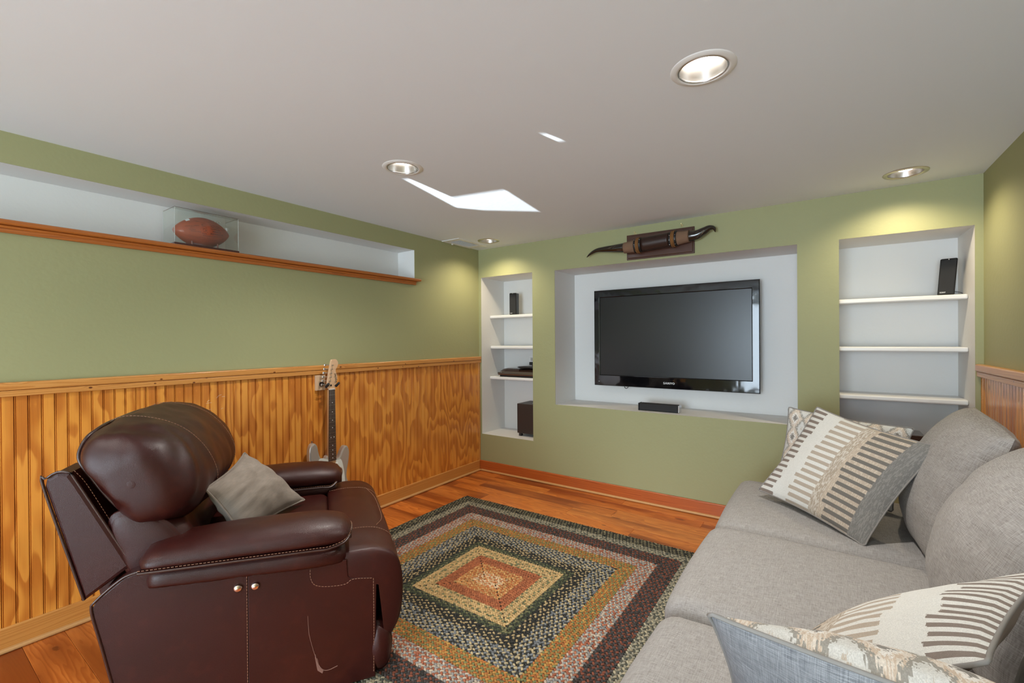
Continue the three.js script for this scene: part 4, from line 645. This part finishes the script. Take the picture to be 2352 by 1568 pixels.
  mesh('stitching', [...stitches(arc(-0.28)), ...stitches(arc(-0.68))], threadMat, o);
  mesh('lumbar_cushion', softRoll([[-0.755, 0.53], [-0.8, 0.64], [-0.79, 0.72], [-0.7, 0.71], [-0.62, 0.66], [-0.58, 0.59], [-0.595, 0.53], [-0.66, 0.51], [-0.71, 0.51]], -0.075, -0.845, { n: 34, ex: 6, min: 0.85, wr: 0.008, dome: 0.015 }), leather, o);
  mesh('stitching', stitches([P(-0.73, 0.522, -0.068), P(-0.66, 0.514, -0.072), P(-0.6, 0.535, -0.09), P(-0.585, 0.55, -0.18)]), threadMat, o);
  // grey velvet cushion lying across the seat against the back
  const toW = (f, y, r) => { const p = P(f, y, r).applyAxisAngle(V(0, 1, 0), -A); return [p.x + o.position.x, p.y, p.z + o.position.z]; };
  const vTex = dataTex(512, 512, (x, y) => { const a = fbm(x * 0.02, y * 0.012, 4), b = hash(x, y), c = fbm(x * 0.18, y * 0.05 + 50, 2); return mixc(mixc([124, 113, 103], [156, 144, 133], a), [104, 97, 90], 0.35 * c + 0.12 * b); }, true);
  const velvet = phys(0xffffff, 0.9, { map: vTex, sheen: 0.6, sheenRoughness: 0.35, sheenColor: new THREE.Color(0.55, 0.52, 0.48) });
  const cs = pillow([toW(-0.49, 0.765, -0.58), toW(-0.25, 0.525, -0.57), toW(-0.455, 0.535, -0.2), toW(-0.56, 0.735, -0.18)], 0.15, { hint: [0.6, 0.8, 0.2], pinch: 0.09, wrinkle: 0.009, seed: 3, n: 44, e: 0.5 });
  const q = thing('velvet_cushion', 'grey velvet cushion with piped edge on the leather recliner', 'cushion'); mesh('front', cs.front, velvet, q); mesh('back', cs.back, velvet, q); mesh('piping', cs.piping, velvet, q);
}
// ------------------------------------------------------------------ sofa and its pillows
{
  const o = thing('sofa', 'long grey tweed sofa along the right wall', 'sofa', [0, 0, 0]);
  const ZS = 0.57, ZE = 3.12;
  mesh('base', softBox(2.4, 3.4, 0.07, 0.31, ZS + 0.03, ZE, 0.03, { crown: 0, noise: 0 }), sofaMat, o);
  for (const [x, z] of [[2.5, 0.7], [2.5, 3.02], [3.3, 0.7], [3.3, 3.02]]) mesh('leg', new THREE.CylinderGeometry(0.025, 0.018, 0.085, 12).translate(x, 0.0425, z), std(0x2a1a12, 0.5), o);
  mesh('back_frame', softBox(3.2, 3.41, 0.28, 0.82, ZS + 0.02, ZE, 0.05, { crown: 0.0, noise: 0.003 }), sofaMat, o);
  mesh('arm', softBox(2.42, 3.4, 0.28, 0.66, 2.87, 3.13, 0.06, { crown: 0.01 }), sofaMat, o);
  mesh('seat_cushion', softBox(2.362, 3.18, 0.29, 0.472, ZS, 1.335, 0.062, { crown: 0.014, belly: 0.012, noise: 0.004 }), sofaMat, o);
  mesh('seat_cushion', softBox(2.352, 3.18, 0.29, 0.474, 1.337, 2.045, 0.062, { crown: 0.018, belly: 0.014, noise: 0.005 }), sofaMat, o);
  mesh('seat_cushion', softBox(2.36, 3.18, 0.29, 0.472, 2.053, 2.86, 0.062, { crown: 0.018, belly: 0.014, noise: 0.005 }), sofaMat, o);
  const bc = (z0, z1, top, sd, th = 0.27, fs = 0.62) => { const p = pillow([[3.24, top - 0.012, z1], [3.29, top, z0], [3.1, 0.47, z0 + 0.02], [3.08, 0.47, z1 - 0.01]], th, { hint: [-1, 0.3, 0], pinch: -0.015, e: 0.36, wrinkle: 0.008, seed: sd, metres: true, frontShare: fs, n: 44 }); const m = mesh('back_cushion', p.front, sofaMat, o); mesh('cushion_rear', p.back, sofaMat, m); };
  bc(0.68, 1.40, 0.955, 2, 0.25, 0.58); bc(1.41, 2.1, 0.93, 5); bc(2.11, 2.84, 0.9, 8);
}
// woven pillow design: taupe dashes, off white, beige dashes, tan band, grey dashes on tan, grey edge
const N2 = 1024, jag = (x, y) => (hash(Math.floor(x / 5), Math.floor(y / 9)) - 0.5) * 14;
const dashTex = dataTex(N2, N2, (x, y) => {
  const u = x / N2 + jag(x, y) / N2 * 0.5, v = y / N2, fib = hash(x >> 1, y >> 1), slub = fbm(x * 0.25, y * 0.04, 2);
  let c = [205, 204, 199]; const rowsA = 17, dash = (n, ph, w) => { const t = v * n + ph, f = t - Math.floor(t), jw = w + 0.1 * (hash(Math.floor(t), n) - 0.5); return f > 0.5 - jw / 2 && f < 0.5 + jw / 2; };
  const endJ = (n, ph, s) => (hash(Math.floor(v * n + ph) + s, n + s) - 0.5) * 0.035;
  if (u < 0.145 + endJ(rowsA, 0.2, 3) && dash(rowsA, 0.2, 0.5)) c = [124, 112, 104];
  else if (u > 0.3 + endJ(15, 0.4, 5) && u < 0.52 && dash(15, 0.4, 0.52)) c = [166, 154, 140];
  else if (u >= 0.52 && u < 0.6) c = slub > 0.55 ? [192, 184, 173] : [160, 147, 131];
  else if (u >= 0.6 && u < 0.865) { c = slub > 0.6 ? [190, 177, 161] : [172, 158, 142]; if (u > 0.63 + endJ(15, 0.1, 9) && dash(15, 0.1, 0.5)) c = [104, 100, 95]; }
  else if (u >= 0.865) c = slub > 0.55 ? [128, 126, 122] : [112, 110, 107];
  return [c[0] * (0.93 + 0.12 * fib), c[1] * (0.93 + 0.12 * fib), c[2] * (0.93 + 0.12 * fib)];
}, true, 1, 1, THREE.ClampToEdgeWrapping);
const ikatTex = dataTex(N2, N2, (x, y) => {
  const j = jag(x, y) / N2, u = x / N2 + j * 1.6, v = y / N2, fib = hash(x >> 1, y >> 1), a = Math.abs(((u * 3) % 1) - 0.5) * 2, b = Math.abs(((v * 2) % 1) - 0.5) * 2, d = Math.abs(a - 0.5) * 1.4 + Math.abs(b - 0.5), e = Math.hypot((a - 0.5) * 1.5, b - 0.5);
  let c = [204, 203, 199]; const s = fbm(x * 0.3, y * 0.05, 2);
  if (d < 0.22) c = [134, 130, 124]; else if (d < 0.36) c = [222, 218, 212]; else if (d < 0.62) c = s > 0.5 ? [196, 178, 160] : [212, 202, 190]; else if (d < 0.78) c = [150, 146, 138]; else if (e > 0.85) c = [188, 176, 162];
  return [c[0] * (0.93 + 0.12 * fib), c[1] * (0.93 + 0.12 * fib), c[2] * (0.93 + 0.12 * fib)];
}, true, 1, 1, THREE.ClampToEdgeWrapping);
const fabricBump = { bumpMap: weaveBump.clone(), bumpScale: 0.0005 }; fabricBump.bumpMap.repeat.set(8, 8);
const dashMat = std(0xffffff, 0.95, { map: dashTex, ...fabricBump }), ikatMat = std(0xffffff, 0.95, { map: ikatTex, ...fabricBump });
const pipeMat = std(new THREE.Color().setRGB(0.22, 0.205, 0.19), 0.95), taupe = std(new THREE.Color().setRGB(0.2, 0.16, 0.13), 0.95);
const blueGrey = phys(0xffffff, 0.95, { map: tweed([120, 121, 124], [90, 91, 96], [144, 145, 148]), bumpMap: weaveBump, bumpScale: 0.0006 });
function throwPillow(label, corners, thick, face, rear, opt) {
  const q = thing('throw_pillow', label, 'pillow'), p = pillow(corners, thick, { pinch: 0.06, wrinkle: 0.005, n: 44, pipe: 0.003, ...opt });
  if (rear === blueGrey) { const uv = p.back.attributes.uv; for (let i = 0; i < uv.count; i++) uv.setXY(i, uv.getX(i) * 0.48, uv.getY(i) * 0.48); }
  mesh('front', p.front, face, q); mesh('back', p.back, rear, q); mesh('piping', p.piping, pipeMat, q); return q;
}
throwPillow('throw pillow with beige and grey woven dashes propped up on the far seat', [[2.73, 0.92, 0.757], [3.112, 0.851, 1.15], [2.88, 0.478, 1.276], [2.493, 0.52, 0.924]], 0.12, dashMat, taupe, { hint: [0, 0.2, 1], seed: 2 });
throwPillow('patterned white and taupe throw pillow half hidden behind the dashed pillow', [[2.6, 0.882, 0.544], [3.086, 0.852, 0.75], [3.0, 0.5, 0.86], [2.54, 0.49, 0.66]], 0.12, ikatMat, taupe, { hint: [0, 0.2, 1], seed: 4 });
throwPillow('throw pillow with grey edge stripes reclining against the near sofa back cushion', [[2.914, 0.884, 2.676], [2.60, 0.545, 2.47], [2.745, 0.50, 2.08], [3.08, 0.862, 2.25]], 0.12, dashMat, taupe, { hint: [-0.5, 0.8, 0], seed: 6 });
throwPillow('patterned throw pillow showing its plain blue grey back, standing on the nearest seat', [[3.08, 0.893, 2.80], [2.635, 0.893, 2.772], [2.62, 0.53, 2.47], [3.05, 0.53, 2.52]], 0.17, ikatMat, blueGrey, { hint: [0, 0.5, -1], seed: 9, frontShare: 0.62 });

renderer.render(scene, camera);
